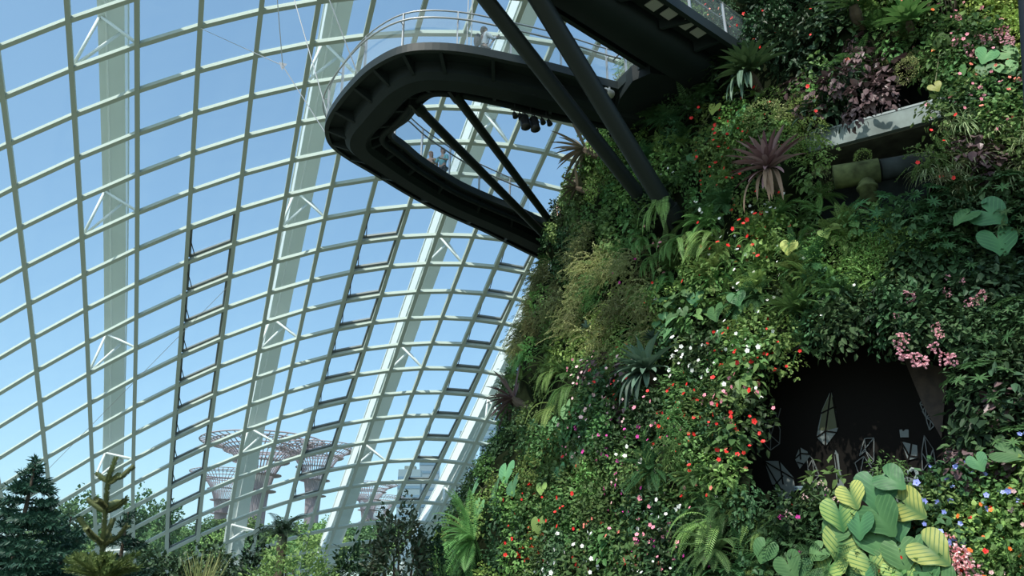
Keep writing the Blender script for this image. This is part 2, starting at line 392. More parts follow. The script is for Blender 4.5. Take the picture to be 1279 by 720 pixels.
def railing(line, inward, parent, name='rail', step=1.55, z0=0.):
    line = np.array(line); d = np.r_[0, np.cumsum(np.linalg.norm(np.diff(line, axis=0), axis=1))]
    at = lambda s: np.array([np.interp(s, d, line[:, 0]), np.interp(s, d, line[:, 1])])
    def inn(s): e = .05; t = at(min(s + e, d[-1])) - at(max(s - e, 0)); t /= np.linalg.norm(t); return np.array([-t[1], t[0]]) * inward, t
    n = int(d[-1] / .3); top = []; mid = []
    for k in range(n + 1):
        s = d[-1] * k / n; p = at(s); q, _ = inn(s)
        top.append((*(p + q * .02), ZD + 1.18)); mid.append((*(p + q * .18), ZD + .80))
    m = MB(); m.tube(top, .024, 6); m.build('top_rail', M['steel'], parent, True)
    m = MB(); m.tube(mid, .028, 6); m.build('handrail', M['steel'], parent, True)
    m = MB(); V = []
    for k in range(n + 1): p = top[k]; V += [(p[0], p[1], ZD), (p[0], p[1], ZD + 1.15)]
    m.add(V, [(2 * k, 2 * k + 2, 2 * k + 3, 2 * k + 1) for k in range(n)]); m.build('safety_mesh', M['mesh'], parent)
    s = .4
    while s < d[-1]:
        p = at(s); q, t = inn(s); m = MB(); P = np.array([*p, ZD]); Q3 = np.array([*q, 0])
        m.beam(P - UP * .1, P + UP * 1.18 + Q3 * .02, Q3, .035, .07); m.beam(P + UP * .78 + Q3 * .01, P + UP * .78 + Q3 * .18, UP, .02, .02)
        m.build('rail_post', M['steel'], parent); s += step
wk = empty('elevated_walkway', (0, 20, ZD)); wk.location = (0, 0, 0)
tag(wk, 'dark steel walkway looping out from the planted mountain with a wire-mesh railing', 'walkway')
m = MB(); strip(m, SO, SI, [(0, 0), (1, 0), (1, -.10), (0, -.10)]); m.build('deck_slab', M['deck'], wk)
for nm, pr in (('edge_channel', [(-.02, .06), (.045, .06), (.045, -.20), (-.02, -.20)]), ('edge_channel', [(.955, .06), (1.02, .06), (1.02, -.20), (.955, -.20)])):
    m = MB(); strip(m, SO, SI, pr); m.build(nm, M['deckedge'], wk)
m = MB(); strip(m, SO, SI, [(.27, -.10), (.73, -.10), (.70, -.42), (.62, -.58), (.38, -.58), (.30, -.42)]); m.build('box_girder', M['deck'], wk)
for s in (.87,):
    m = MB(); m.tube([(*(a + (b - a) * s), ZD - .30) for a, b in zip(SO, SI)], .11, 8); m.build('service_pipe', M['deck'], wk, True)
for k in range(4, len(SO) - 2, 6):
    a, b = SO[k], SI[k]; t = SO[k + 1] - SO[k - 1]; t = t / np.linalg.norm(t); T3 = np.array([*t, 0])
    m = MB(); V = []
    for e in (-.05, .05):
        for s, z in ((.01, -.10), (.99, -.10), (.97, -.22), (.70, -.46), (.30, -.46), (.03, -.22)):
            q = a + (b - a) * s; V.append(np.array([q[0], q[1], ZD + z]) + T3 * e)
    m.add(V, [(0, 1, 2, 3, 4, 5), (11, 10, 9, 8, 7, 6)] + [(i, (i + 1) % 6 + 6 * 0, 6 + (i + 1) % 6, 6 + i) for i in range(6)]); m.build('cross_beam', M['deckedge' if k % 2 else 'deck'], wk)
railing(SO[10:-8], 1, wk); railing(SI[12:-8], -1, wk)
# the branch that comes forward overhead, and the landing where both meet
near = [(-1.6, 11.45), (1.25, 13.85), (4.1, 16.3), (6.1, 17.95), (8.4, 19.9)]; far = [(-4.4, 11.8), (-1.8, 14.05), (.8, 16.3), (3.7, 18.8), (6.6, 21.2)]
NB, FB = smooth(near, 6), smooth(far, 6)
br = empty('forward_walkway'); tag(br, 'dark walkway branch coming forward overhead at the top, with square panels below', 'walkway')
m = MB(); strip(m, NB, FB, [(0, 0), (1, 0), (1, -.10), (0, -.10)]); m.build('deck_slab', M['deck'], br)
for pr in ([(-.02, .10), (.04, .10), (.04, -.24), (-.02, -.24)], [(.96, .10), (1.02, .10), (1.02, -.24), (.96, -.24)]):
    m = MB(); strip(m, NB, FB, pr); m.build('edge_channel', M['deckedge'], br)
m = MB(); strip(m, NB, FB, [(.30, -.10), (.86, -.10), (.83, -.42), (.76, -.60), (.42, -.60), (.34, -.42)]); m.build('box_girder', M['deck'], br, True)
for k in range(2, len(NB) - 2, 3):
    a, b = NB[k], FB[k]; t = unit(NB[k + 1] - NB[k - 1]); T3 = np.array([*t, 0]); m = MB(); V = []
    for e in (-.05, .05):
        for s, z in ((.01, -.10), (.30, -.10), (.30, -.40), (.03, -.20)): q = a + (b - a) * s; V.append(np.array([q[0], q[1], ZD + z]) + T3 * e)
    m.add(V, [(0, 1, 2, 3), (7, 6, 5, 4)] + [(i, (i + 1) % 4, 4 + (i + 1) % 4, 4 + i) for i in range(4)]); m.build('cross_beam', M['deck'], br)
M['panel'] = mat('grey_soffit_panel', (.40, .40, .38), .7)
bd = unit(np.array([.76, .65, 0])); bs = np.array([-bd[1], bd[0], 0])
for x, y in ((817, 6), (836, 17), (857, 30), (873, 40)):
    c = at_z(x, y, ZD - .14); m = MB(); m.box(c, .36, .34, .03, (bd, bs, UP)); m.build('soffit_panel', M['panel'], br)
railing(NB[3:-1], 1, br)
m = MB(); V = [(3.2, 19.9), (3.45, 19.05), (3.9, 18.7), (8.4, 19.6), (9.5, 23.5), (6.5, 23.5), (3.1, 21.95)]
m.add([(x, y, ZD) for x, y in V] + [(x, y, ZD - .5) for x, y in V], [tuple(range(7)), tuple(range(13, 6, -1))] + [(i, (i + 1) % 7, 7 + (i + 1) % 7, 7 + i) for i in range(7)])
m.build('landing', M['deck'], br)
m = MB(); m.beam((3.15, 19.95, ZD - .05), (3.75, 18.75, ZD - .05), UP, .12, .34); m.build('edge_channel', M['deckedge'], br)
railing([(3.2, 19.9), (3.72, 18.8)], -1, br, step=.9)

# ---- inclined props
def prop(p, q, r, label, group):
    t = empty('support_strut'); tag(t, label, 'strut', group)
    m = MB(); m.tube([p + (q - p) * k / 12 for k in range(13)], r, 16); m.build('tube', M['strut'], t, True)
    d = unit(q - p)
    for e, s in ((p, 1), (q, -1)):
        m = MB(); m.tube([e - d * .05 * s, e + d * .30 * s], r * 1.25, 16); m.build('end_collar', M['strut'], t)
        m = MB(); m.beam(e - d * .35 * s, e + d * .1 * s, np.cross(d, UP), r * 2.6, .09); m.build('lug', M['strut'], t)
sl, _ = surf(812, 262); sr, _ = surf(840, 272)
tl = at_z(578, -38, ZD - .25); trr = at_z(650, -38, ZD - .25)
prop(sl, tl, .20, 'left one of the two thick dark struts rising from the planted mountain', 'thick struts'); prop(sr, trr, .24, 'right one of the two thick dark struts rising from the planted mountain', 'thick struts')
prop(at_d(692, 306, 29.2), at_z(520, 133, ZD - .4), .15, 'thinner dark strut from the tight bend of the walkway to its far end', 'thin struts under the walkway')
prop(at_d(697, 290, 29.2), at_z(567, 117, ZD - .4), .14, 'thinner dark strut spanning the loop, right of its twin', 'thin struts under the walkway')
# ---- cables
def cable(p, q, label, r=.018):
    m = MB(); m.tube([p, q], r, 5); e = m.build('hanging_cable', M['steel']); tag(e, label, 'cable')
cable(at_z(447, 93, ZD + .1), at_d(396, -40, 19.5), 'thin steel cable dropping to the walkway bend beside the railing')
pl_ = at_d(353, 82, 27.0)
cable(at_z(417, 183, ZD), pl_, 'slanting steel cable from the outermost curve of the walkway up to a small joint plate')
cable(pl_, at_d(344, -30, 25.5), 'steel cable running up from the small joint plate out of the picture')
cable(at_z(411, 150, ZD), at_d(359, -30, 22.5), 'steel cable from the outer railing of the walkway bend up beside the joint plate')
pm_ = MB(); pn_ = unit(pl_ - O); pu_ = unit(np.cross(pn_, UP)); pm_.add([pl_ + pu_ * .16 + UP * .12, pl_ - pu_ * .16 + UP * .14, pl_ - UP * .22, pl_ + pu_ * .16 + UP * .12 + pn_ * .04, pl_ - pu_ * .16 + UP * .14 + pn_ * .04, pl_ - UP * .22 + pn_ * .04], [(0, 1, 2), (5, 4, 3), (0, 3, 4, 1), (1, 4, 5, 2), (2, 5, 3, 0)])
tag(pm_.build('cable_plate', M['steel']), 'small triangular joint plate where three steel cables meet', 'plate')
cable(at_z(583, 62, ZD + .1), at_d(587, -60, 18.2), 'left one of two upright cables beside the photographer')
cable(at_z(588, 63, ZD + .1), at_d(592, -60, 18.2), 'right one of two upright cables beside the photographer')
cable(shell(3, 1) - snorm(shell(3, 1)) * .2, pl_, 'bracing cable running right from a mullion joint near the top left')
cable(shell(-1, 12) - snorm(shell(0, 12)) * .5, shell(4, 8) - snorm(shell(4, 8)) * 1.0, 'faint bracing cable slanting across the left panes')

# ---- stage lights hung under the upper deck
lt = empty('stage_light_bar'); tag(lt, 'short bar of black stage lights under the walkway edge', 'stage light')
a, b = at_z(638, 132, ZD - .62), at_z(687, 143, ZD - .62); a = a - UP * .12; b = b - UP * .12
bar = MB(); bar.tube([a, b], .03, 6)
for s in (.1, .5, .9): p = a + (b - a) * s; bar.tube([p, p + UP * .45], .02, 5)
bar.build('bar', M['black'], lt)
for s, r, L in ((.32, .14, .42), (.56, .14, .42)):
    p = a + (b - a) * s - UP * .14; h = MB(); d = unit([.15, -.2, -1]); h.tube([p, p + d * .06, p + d * L, p + d * (L + .05)], [r * .6, r, r, r * 1.08], 14); o = h.build('lamp_housing', M['black'], lt, True)
    y = MB(); y.tube([a + (b - a) * s, p + d * .2 + np.array([r + .03, 0, 0])], .015, 5); y.tube([a + (b - a) * s, p + d * .2 - np.array([r + .03, 0, 0])], .015, 5); y.build('yoke', M['black'], lt)
for s in (.08, .22, .78, .95):
    p = a + (b - a) * s; h = MB(); h.tube([p, p - UP * .12], .02, 6); h.tube([p - UP * .12, p - UP * .28 + np.array([.05, -.04, 0])], [.06, .09], 10); h.build('small_lamp', M['black'], lt)
p = at_z(663, 121, ZD - .5); h = MB(); h.tube([p + UP * .1, p - UP * .05], .19, 20); o = h.build('round_downlight', M['deckedge']); tag(o, 'round recessed lamp under the upper deck above the stage lights', 'lamp')
h = MB(); h.tube([p - UP * .055, p - UP * .07], .10, 16); l2 = h.build('lens', M['white'], o)
p = at_z(766, 119, ZD - .5); t = empty('security_camera'); tag(t, 'small white box camera under the deck corner beside the thick strut', 'camera')
h = MB(); d = unit([-.6, -.7, -.25]); h.tube([p + d * .1, p + d * .12, p + d * .45], [.10, .13, .13], 12); h.build('housing', M['white'], t, True)
h = MB(); h.tube([p + d * .45, p + d * .46], .09, 12); h.build('lens', M['black'], t)
h = MB(); h.tube([p + UP * .22 + d * .2, p + d * .2], .03, 6); h.build('bracket', M['white'], t)
# dark post close to the camera at the right edge
q0, q1 = at_d(1296, 230, 6.0), at_d(1279, -60, 6.0)
h = MB(); dq = (q0 - q1) / (q1[2] - q0[2]); h.tube([q0 + dq * q0[2], q1 - dq * 6], .055, 14); tag(h.build('dark_post', M['black'], None, True), 'black post cut by the top right corner of the picture', 'post')

# ================================================================ PEOPLE
def skinned(name, verts, edges, material, parent, sub=1):
    me = bpy.data.meshes.new(name); me.from_pydata([v[0] for v in verts], edges, []); o = bpy.data.objects.new(name, me); COL.objects.link(o); o.parent = parent
    me.materials.append(material); o.modifiers.new('skin', 'SKIN')
    if not me.skin_vertices: 
        bpy.context.view_layer.objects.active = o
    sv = me.skin_vertices[0].data if me.skin_vertices else None
    if sv is not None:
        for i, v in enumerate(verts): r = v[1]; sv[i].radius = r if isinstance(r, tuple) else (r, r); sv[i].use_root = (i == 0)
    s = o.modifiers.new('sub', 'SUBSURF'); s.levels = s.render_levels = sub
    o.modifiers['skin'].use_smooth_shade = True
    return o
def person(loc, face, label, shirt, pants, hair, arms='down', lean=0., bag=None, longhair=False, group=None, tilt=0., scale=1.):
    t = empty('person', loc); t.rotation_euler = (0, 0, face); t.scale = (scale,) * 3; tag(t, label, 'person', group)
    # x = right, y = forward
    if arms == 'camera': L = [(-.20, 0, 1.40), (-.25, .20, 1.18), (-.10, .38, 1.50), (-.06, .42, 1.56)]; R = [(.20, 0, 1.40), (.25, .20, 1.22), (.08, .38, 1.50), (.05, .42, 1.56)]
    elif arms == 'rail': L = [(-.19, 0, 1.38), (-.27, .10, 1.12), (-.18, .36, 1.08), (-.15, .43, 1.07)]; R = [(.19, 0, 1.38), (.27, .10, 1.12), (.18, .36, 1.08), (.15, .43, 1.07)]
    else: L = [(-.20, 0, 1.40), (-.25, -.03, 1.12), (-.26, .04, .86), (-.26, .06, .80)]; R = [(.20, 0, 1.40), (.25, -.03, 1.12), (.26, .04, .86), (.26, .06, .80)]
    V = [((0, 0, .95), (.15, .11)), ((0, 0, 1.15), (.13, .10)), ((0, 0, 1.34), (.16, .11)), ((0, .0, 1.46), .055), ((0, .02, 1.53), .055), ((0, .03 + tilt, 1.60), (.075, .09)), ((0, .03 + tilt, 1.70), (.07, .085))]
    E = [(0, 1), (1, 2), (2, 3), (3, 4), (4, 5), (5, 6)]
    for A in (L, R):
        k = len(V); V += [(A[0], .055), (A[1], .042), (A[2], .028), (A[3], (.035, .018))]; E += [(2, k), (k, k + 1), (k + 1, k + 2), (k + 2, k + 3)]
        a2, a3 = np.array(A[2]), np.array(A[3]); d = unit(a3 - a2); sdv = unit(np.cross(d, (0, 0, 1.)) + np.array([.001, 0, 0]))
        for e, ln in ((-.03, .065), (-.01, .08), (.01, .075), (.03, .06)):
            f0 = a3 + sdv * e + d * .03; f1 = f0 + d * ln * .6 - UP * .01; n = len(V); V += [(tuple(f0), .009), (tuple(f1), .008), (tuple(f1 + d * ln * .3 - UP * .02), .007)]; E += [(k + 3, n), (n, n + 1), (n + 1, n + 2)]
        n = len(V); th = a3 - sdv * .04; V += [(tuple(th), .011), (tuple(th + d * .04 + UP * .015), .009)]; E += [(k + 3, n), (n, n + 1)]
    for s in (-1, 1):
        k = len(V); V += [((s * .09, 0, .88), .085), ((s * .10, .02, .48), .055), ((s * .10, 0, .09), .038), ((s * .10, .12, .04), (.04, .03))]; E += [(0, k), (k, k + 1), (k + 1, k + 2), (k + 2, k + 3)]
    body = skinned('body', V, E, M['skin'], t)
    m = MB(); m.blob((0, .115 + tilt, 1.62), .014, .022, .02); m.build('nose', M['skin'], body, True)
    for s in (-1, 1):
        m = MB(); m.blob((s * .082, .03 + tilt, 1.63), .012, .02, .032); m.build('ear', M['skin'], body, True)
        m = MB(); m.blob((s * .03, .108 + tilt, 1.655), .011, .006, .007); m.build('eye', M['black'], body, True)
    m = MB(); m.blob((0, .110 + tilt, 1.575), .024, .006, .006); m.build('mouth', mat('lips', (.35, .12, .1), .5), body, True)
    TV = [((0, 0, .90), (.165, .125)), ((0, 0, 1.14), (.145, .12)), ((0, 0, 1.34), (.175, .13)), ((0, 0, 1.44), .075)]; TE = [(0, 1), (1, 2), (2, 3)]
    for A in (L, R):
        k = len(TV); TV += [(A[0], .075), (A[1], .056)]; TE += [(2, k), (k, k + 1)]
        if arms == 'camera': TV.append((tuple(np.array(A[1]) * .25 + np.array(A[2]) * .75), .042)); TE.append((k + 1, k + 2))
    skinned('shirt', TV, TE, shirt, t)
    PV = [((0, 0, .92), (.16, .125))]; PE = []
    for s in (-1, 1): k = len(PV); PV += [((s * .09, 0, .84), .098), ((s * .10, .02, .48), .072), ((s * .10, 0, .12), .06)]; PE += [(0, k), (k, k + 1), (k + 1, k + 2)]
    skinned('trousers', PV, PE, pants, t)
    for s in (-1, 1): m = MB(); m.blob((s * .10, .07, .035), .05, .14, .045); m.build('shoe', M['black'], t, True)
    m = MB(); m.blob((0, .005 + tilt, 1.695), .092, .108, .078, 14, 8); m.blob((0, -.045 + tilt, 1.63), .088, .07, .10, 12, 8)
    if longhair: m.blob((0, -.07, 1.50), .085, .05, .17, 12, 8)
    m.build('hair', hair, t, True)
    if bag is not None:
        m = MB(); m.blob((0, -.21, 1.20), .15, .10, .24, 14, 10); bo = m.build('backpack', bag, t, True)
        for s in (-1, 1): m = MB(); m.tube([(s * .1, -.14, 1.38), (s * .12, .0, 1.475), (s * .13, .13, 1.33), (s * .12, .09, 1.1), (s * .12, -.12, 1.02)], .016, 6); m.build('strap', bag, bo)
    return t
cw = mat('white_shirt', (.85, .86, .86), .8); cd = mat('dark_cloth', (.03, .03, .035), .8); ct = mat('turquoise_shirt', (.16, .42, .45), .8); cb = mat('beige_shirt', (.42, .30, .12), .8)
hb = mat('black_hair', (.012, .010, .010), .6); hl = mat('brown_hair', (.14, .08, .05), .6); cp = mat('pink_shirt', (.55, .35, .3), .8)
pp = at_d(604, 60, 19.5); pp[2] = ZD + .0
ph = person(pp, math.radians(-62), 'person in a white shirt with dark backpack photographing from the upper deck', cw, cd, hb, 'camera', bag=cd)
pc = at_d(622, 40, 19.5); cam_dir = np.array([math.sin(math.radians(62)), math.cos(math.radians(62)), 0])
m = MB(); c = pp + cam_dir * .48 + UP * 1.59; m.box(c, .13, .05, .09, (np.array([cam_dir[1], -cam_dir[0], 0]), cam_dir, UP)); m.tube([c + cam_dir * .02, c + cam_dir * .10], .032, 12)
tag(m.build('photo_camera', M['black']), 'small black camera held up by the person in white', 'camera')
q = at_d(553, 200, 26.45); q[2] = ZD; person(q, math.radians(150), 'person in a turquoise shirt standing at the railing of the lower deck', ct, cd, hl, 'rail')
q = at_d(538, 200, 26.75); q[2] = ZD; person(q, math.radians(170), 'person with long fair hair and beige top beside the one in turquoise', cb, cd, mat('fair_hair', (.35, .22, .14), .6), 'down', longhair=True)
q = at_d(703, 258, 30.0); q[2] = ZD - .15; person(q, math.radians(200), 'person peeking past the foliage where the lower deck meets the mountain', cp, cd, hl, 'down')

# ================================================================ OPENINGS IN THE MOUNTAIN
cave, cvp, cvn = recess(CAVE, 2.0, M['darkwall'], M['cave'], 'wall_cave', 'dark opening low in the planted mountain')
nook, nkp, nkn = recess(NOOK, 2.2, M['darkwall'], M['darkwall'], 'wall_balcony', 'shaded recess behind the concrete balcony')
cq = cvp + cvn * .012
def onp(x, y, k=0.): return at_plane(x, y, cvp + cvn * (.012 + k), cvn)
def c1(x, y): return 920 + x / 4.5, 470 + y / 4.5
def c2(x, y): return 1050 + x / 4.5, 470 + y / 4.5
def thick(m, pts, k0, k1): 
    n = len(pts); A = [onp(*p, k1) for p in pts]; B = [onp(*p, k0) for p in pts]; m.add(A + B, [tuple(range(n))] + [(i, (i + 1) % n, n + (i + 1) % n, n + i) for i in range(n)])
pan = empty('crystal_wall_art'); tag(pan, 'grey faceted crystal shapes printed on the dark wall of the lower opening', 'wall art')
solid = [([c1(*p) for p in [(530, 80), (555, 180), (572, 290), (560, 318), (500, 395), (450, 345), (458, 290), (480, 190)]], [((530, 80), (500, 310)), ((500, 310), (500, 395)), ((450, 345), (500, 310)), ((500, 310), (562, 318)), ((475, 210), (560, 168)), ((540, 120), (568, 290))], 1),
    ([c1(*p) for p in [(155, 478), (240, 478), (320, 570), (330, 640), (300, 700), (245, 690), (200, 610)]], [((155, 478), (325, 580)), ((240, 478), (262, 610)), ((200, 612), (262, 640)), ((155, 478), (250, 640)), ((262, 560), (210, 620))], 0),
    ([c1(*p) for p in [(355, 400), (398, 425), (410, 455), (355, 522), (328, 465)]], [((355, 400), (360, 470)), ((328, 465), (362, 435)), ((362, 435), (410, 440)), ((340, 485), (375, 495))], 0),
    ([c1(*p) for p in [(555, 415), (572, 440), (580, 520), (605, 620), (610, 690), (575, 690), (560, 560), (548, 450)]], [((553, 440), (565, 520)), ((565, 520), (572, 600))], 0),
    ([c2(*p) for p in [(330, 302), (345, 300), (350, 312), (366, 300), (382, 302), (383, 345), (335, 345)]], [], 0),
    ([c2(*p) for p in [(340, 368), (430, 390), (432, 460), (378, 474)]], [((340, 368), (385, 450)), ((385, 450), (378, 474)), ((385, 450), (430, 455)), ((398, 380), (388, 450))], 0),
    ([c2(*p) for p in [(270, 590), (335, 553), (400, 575), (465, 600), (475, 690), (400, 740), (300, 700)]], [((335, 553), (330, 600)), ((290, 590), (465, 604)), ((330, 600), (420, 660))], 0)]
for pts, ln, mt in solid:
    m = MB(); thick(m, pts, 0, .012); o = m.build('crystal_print', M['crystal'], pan)
    if mt: m = MB(); thick(m, [c1(*p) for p in [(530, 90), (553, 180), (569, 290), (500, 308), (462, 305), (482, 190)]], .012, .016); m.build('olive_facet', M['crystalgreen'], o)
    cc = c1 if pts[0][0] < 1056 else c2
    if ln:
        m = MB()
        for a, b in ln: A, B = onp(*cc(*a), .02), onp(*cc(*b), .02); m.beam(A, B, cvn, .028, .012)
        m.build('facet_seam', M['cave'], o)
def wires(cc, pts, E):
    m = MB()
    for a, b in E: m.beam(onp(*cc(*pts[a]), .01), onp(*cc(*pts[b]), .01), cvn, .016, .012)
    m.build('crystal_outline', M['crystalline'], pan)
wires(c1, [(172, 245), (142, 362), (190, 418), (242, 380), (245, 300), (220, 248), (192, 335)], [(0, 1), (1, 2), (2, 3), (3, 4), (4, 5), (5, 0), (1, 6), (6, 3), (6, 2), (0, 6), (5, 6)])
wires(c1, [(248, 180), (232, 245), (200, 250), (212, 200), (225, 225)], [(0, 1), (1, 2), (3, 4), (4, 1)])
wires(c1, [(395, 430), (430, 470), (465, 560), (430, 600), (400, 520), (425, 470), (440, 560)], [(0, 1), (1, 2), (2, 3), (3, 4), (4, 5), (5, 6), (6, 2), (4, 6), (5, 2), (0, 4)])
wires(c1, [(395, 660), (440, 600), (500, 690), (440, 720), (430, 650)], [(0, 1), (1, 2), (2, 3), (3, 0), (1, 4), (4, 3), (4, 0)])
wires(c2, [(135, 352), (187, 348), (187, 475), (172, 495), (105, 450), (140, 420)], [(0, 1), (1, 2), (2, 3), (4, 0), (1, 4), (0, 5), (5, 2), (4, 5), (5, 3)])
wires(c2, [(80, 488), (130, 452), (185, 530), (170, 585), (115, 585), (108, 560)], [(0, 1), (1, 2), (2, 3), (3, 4), (4, 0), (1, 5), (5, 2)])
wires(c2, [(470, 122), (497, 125), (503, 210), (480, 235), (445, 155), (475, 170), (460, 200)], [(0, 1), (1, 2), (2, 3), (3, 4), (4, 0), (0, 5), (5, 2), (4, 5), (1, 6), (6, 3), (5, 3)])
wires(c2, [(480, 235), (520, 235), (525, 280), (500, 305), (485, 260), (505, 250)], [(0, 1), (1, 2), (2, 3), (3, 4), (4, 0), (0, 5), (5, 2), (5, 3)])
wires(c2, [(470, 335), (520, 410), (540, 530), (500, 550), (460, 535), (456, 430), (492, 490)], [(0, 1), (1, 2), (2, 3), (3, 4), (4, 5), (5, 0), (0, 6), (6, 2), (5, 6), (6, 4), (1, 6), (0, 1)])
m = MB(); thick(m, [(1128, 446), (1186, 462), (1180, 500), (1176, 548), (1152, 505)], 0, .03); bp_ = m.build('brown_board', mat('brown_board', (.045, .030, .020), .7, noise=.5, nscale=6), pan)
M['pale'] = mat('pale_print', (.22, .28, .27), .6)
m = MB(); sp = [onp(*c2(*p), .02) for p in [(375, 528), (378, 548), (390, 536), (402, 522), (418, 526), (428, 542), (432, 556)]]; m.tube(sp[2:], .035, 6)
m.add([onp(*c2(*p), .03) for p in [(372, 526), (392, 532), (388, 546), (378, 554)]], [(0, 1, 2, 3)])
m.add([onp(*c2(*p), .03) for p in [(425, 552), (438, 552), (448, 574), (440, 580), (418, 580), (410, 574)]], [(0, 1, 2, 3, 4, 5)])
tag(m.build('shower_head_sign', M['pale']), 'small pale shower-head shape on the dark wall right of centre', 'sign')
m = MB(); 
for y, mt in ((625, 0), (638, 0)): m.beam(onp(*c1(325, y), .03), onp(*c1(410, y - 2), .03), cvn, .035, .03)
tag(m.build('bench_rail', mat('blue_grey_rail', (.16, .24, .28), .5)), 'pair of short blue-grey rails low in the dark opening', 'rail')

# balcony parapet, ledge, mossy tee pipe
p0, n0 = surf(1008, 150); p1, n1 = surf(1188, 128)
bal = empty('concrete_balcony'); tag(bal, 'weathered concrete balcony parapet half hidden by purple foliage', 'balcony')
A = at_d(1008, 182, math.hypot(*p0[:2]) - .15); B = at_d(1192, 133, (math.hypot(*p0[:2]) - .15) * .995); nb = unit(np.cross(B - A, UP)); 
if np.dot(nb, A[:3] * [1, 1, 0]) > 0: nb = -nb
Bx = B
m = MB(); m.beam(A + UP * .0, Bx, nb, .46, .16); m.build('parapet', M['concrete'], bal)
m = MB(); m.beam(A + UP * .25 - nb * .05, Bx + UP * .25 - nb * .05, nb, .05, .28); m.build('coping', mat('pale_coping', (.28, .33, .33), .7, noise=.2), bal)
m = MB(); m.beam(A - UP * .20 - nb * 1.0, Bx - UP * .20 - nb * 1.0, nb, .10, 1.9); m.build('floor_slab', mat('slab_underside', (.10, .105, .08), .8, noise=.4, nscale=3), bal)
tp = empty('tee_pipe'); tag(tp, 'mossy tee-shaped drain pipe under the concrete balcony', 'pipe')
dd = math.hypot(*surf(1090, 215)[0][:2]) - .05
a, b = at_d(1041, 219, dd - .1), at_d(1098, 213, dd); c = at_d(1168, 203, dd + .3)
a[2] = b[2]; c[2] = b[2] + .06
m = MB(); m.tube([a, a + (b - a) * .02, b], [.27, .27, .27], 24); o = m.build('main_pipe', M['pipe'], tp, True)
m = MB(); m.tube([b + (c - b) * .02, c], [.24, .24], 24); m.build('pipe_extension', M['darkwall'], tp, True)
mid = a + (b - a) * .68; m = MB(); m.tube([mid, mid - UP * .34, mid - UP * .35, mid - UP * .40, mid - UP * .41, mid - UP * .78], [.18, .18, .22, .22, .18, .18], 20); m.build('down_pipe', M['pipe'], tp, True)
pr, prn = surf(1164, 4); ring = MB(); ring.tube([pr + prn * .15, pr + prn * .55], [.24, .24], 20, False); ring.tube([pr + prn * .56, pr + prn * .12], [.19, .19], 20, False)
ring.add([pr + prn * .55 + q for q in []], []) ; tag(ring.build('drain_outlet', M['darkwall'], None, True), 'round dark pipe mouth at the top among hanging roots', 'pipe')
for k in range(9):
    x = 1174 + k * 2.2; P, n = surf(x, -8); Q, _ = surf(x + rnd.uniform(0, 9), rnd.uniform(14, 30)); R_ = MB(); R_.tube([P + n * .3, (P + Q) / 2 + n * .45 + np.array([rnd.uniform(-.05, .05), 0, 0]), Q + n * .3], [.028, .02, .008], 5)
    tag(R_.build('hanging_root', mat('pale_root', (.16, .12, .09), .8) if k == 0 else bpy.data.materials['pale_root'], None, True), 'pale hanging aerial root below the round pipe mouth', 'root', 'aerial roots at the top')

# ================================================================ PLANTS
LG = lambda n, c, c2=None, **k: leafmat(n, c, c2, **k)
M['l_bright'] = LG('bright_green_leaf', (.14, .29, .045), (.21, .36, .065))
M['l_mid'] = LG('mid_green_leaf', (.07, .165, .035), (.125, .235, .05))
M['l_dull'] = LG('dull_brown_leaf', (.09, .08, .05), (.13, .11, .08), trans=.1, hvar=.01)
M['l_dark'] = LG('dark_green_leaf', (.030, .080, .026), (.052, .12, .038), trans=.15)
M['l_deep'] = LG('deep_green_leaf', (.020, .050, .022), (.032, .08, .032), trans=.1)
M['l_fern'] = LG('fern_green', (.11, .25, .045), (.17, .32, .06))
M['l_fernd'] = LG('dark_fern_green', (.042, .12, .033), (.065, .165, .042))
M['l_olive'] = LG('olive_leaf', (.20, .27, .07), (.32, .32, .12), hvar=.02)
M['l_moss'] = LG('mossy_green', (.19, .38, .06), (.27, .46, .08))
M['l_yell'] = LG('yellow_green_leaf', (.30, .42, .05), (.40, .48, .08))
M['l_purple'] = LG('purple_brown_leaf', (.065, .035, .04), (.14, .09, .09), trans=.1, hvar=.01, rough=.35)
M['l_grass'] = LG('variegated_grass', (.18, .27, .10), (.40, .45, .22))
M['l_silver'] = LG('silver_green_leaf', (.06, .12, .08), (.10, .17, .12), trans=.1)
M['l_brown'] = LG('dry_brown_leaf', (.22, .14, .08), (.32, .22, .14), trans=.1, hvar=.01)
M['l_heart'] = LG('veined_heart_leaf', (.06, .20, .06), (.09, .26, .08), veins=(.13, .30, .10), trans=.2)
M['l_anth'] = LG('dark_veined_leaf', (.028, .12, .03), (.04, .15, .04), veins=(.06, .19, .05), trans=.15, vvar=.15)
M['l_anthy'] = LG('yellow_veined_leaf', (.34, .42, .07), (.28, .38, .06), veins=(.06, .18, .04), trans=.2, vvar=.15)
M['l_bromred'] = LG('wine_red_leaf', (.10, .035, .04), (.32, .20, .20), trans=.1, hvar=.01)
M['l_conifer'] = LG('blue_dark_needles', (.012, .05, .035), (.02, .07, .04), trans=.05, hvar=.01)
M['l_arauc'] = LG('araucaria_needles', (.11, .15, .05), (.18, .20, .07), trans=.05, hvar=.01)
M['stem'] = mat('green_brown_stem', (.08, .09, .035), .8)
FC = {'red': (.75, .02, .015), 'white': (.80, .80, .76), 'pink': (.80, .28, .36), 'magenta': (.65, .05, .35), 'salmon': (.85, .25, .18), 'orange': (.80, .18, .03), 'blue': (.30, .35, .80), 'blush': (.85, .55, .55), 'lilac': (.5, .25, .6)}
for k, c in FC.items(): M['f_' + k] = mat('petal_' + k, c, .6)
def R3(a, b): return rnd.uniform(a, b)
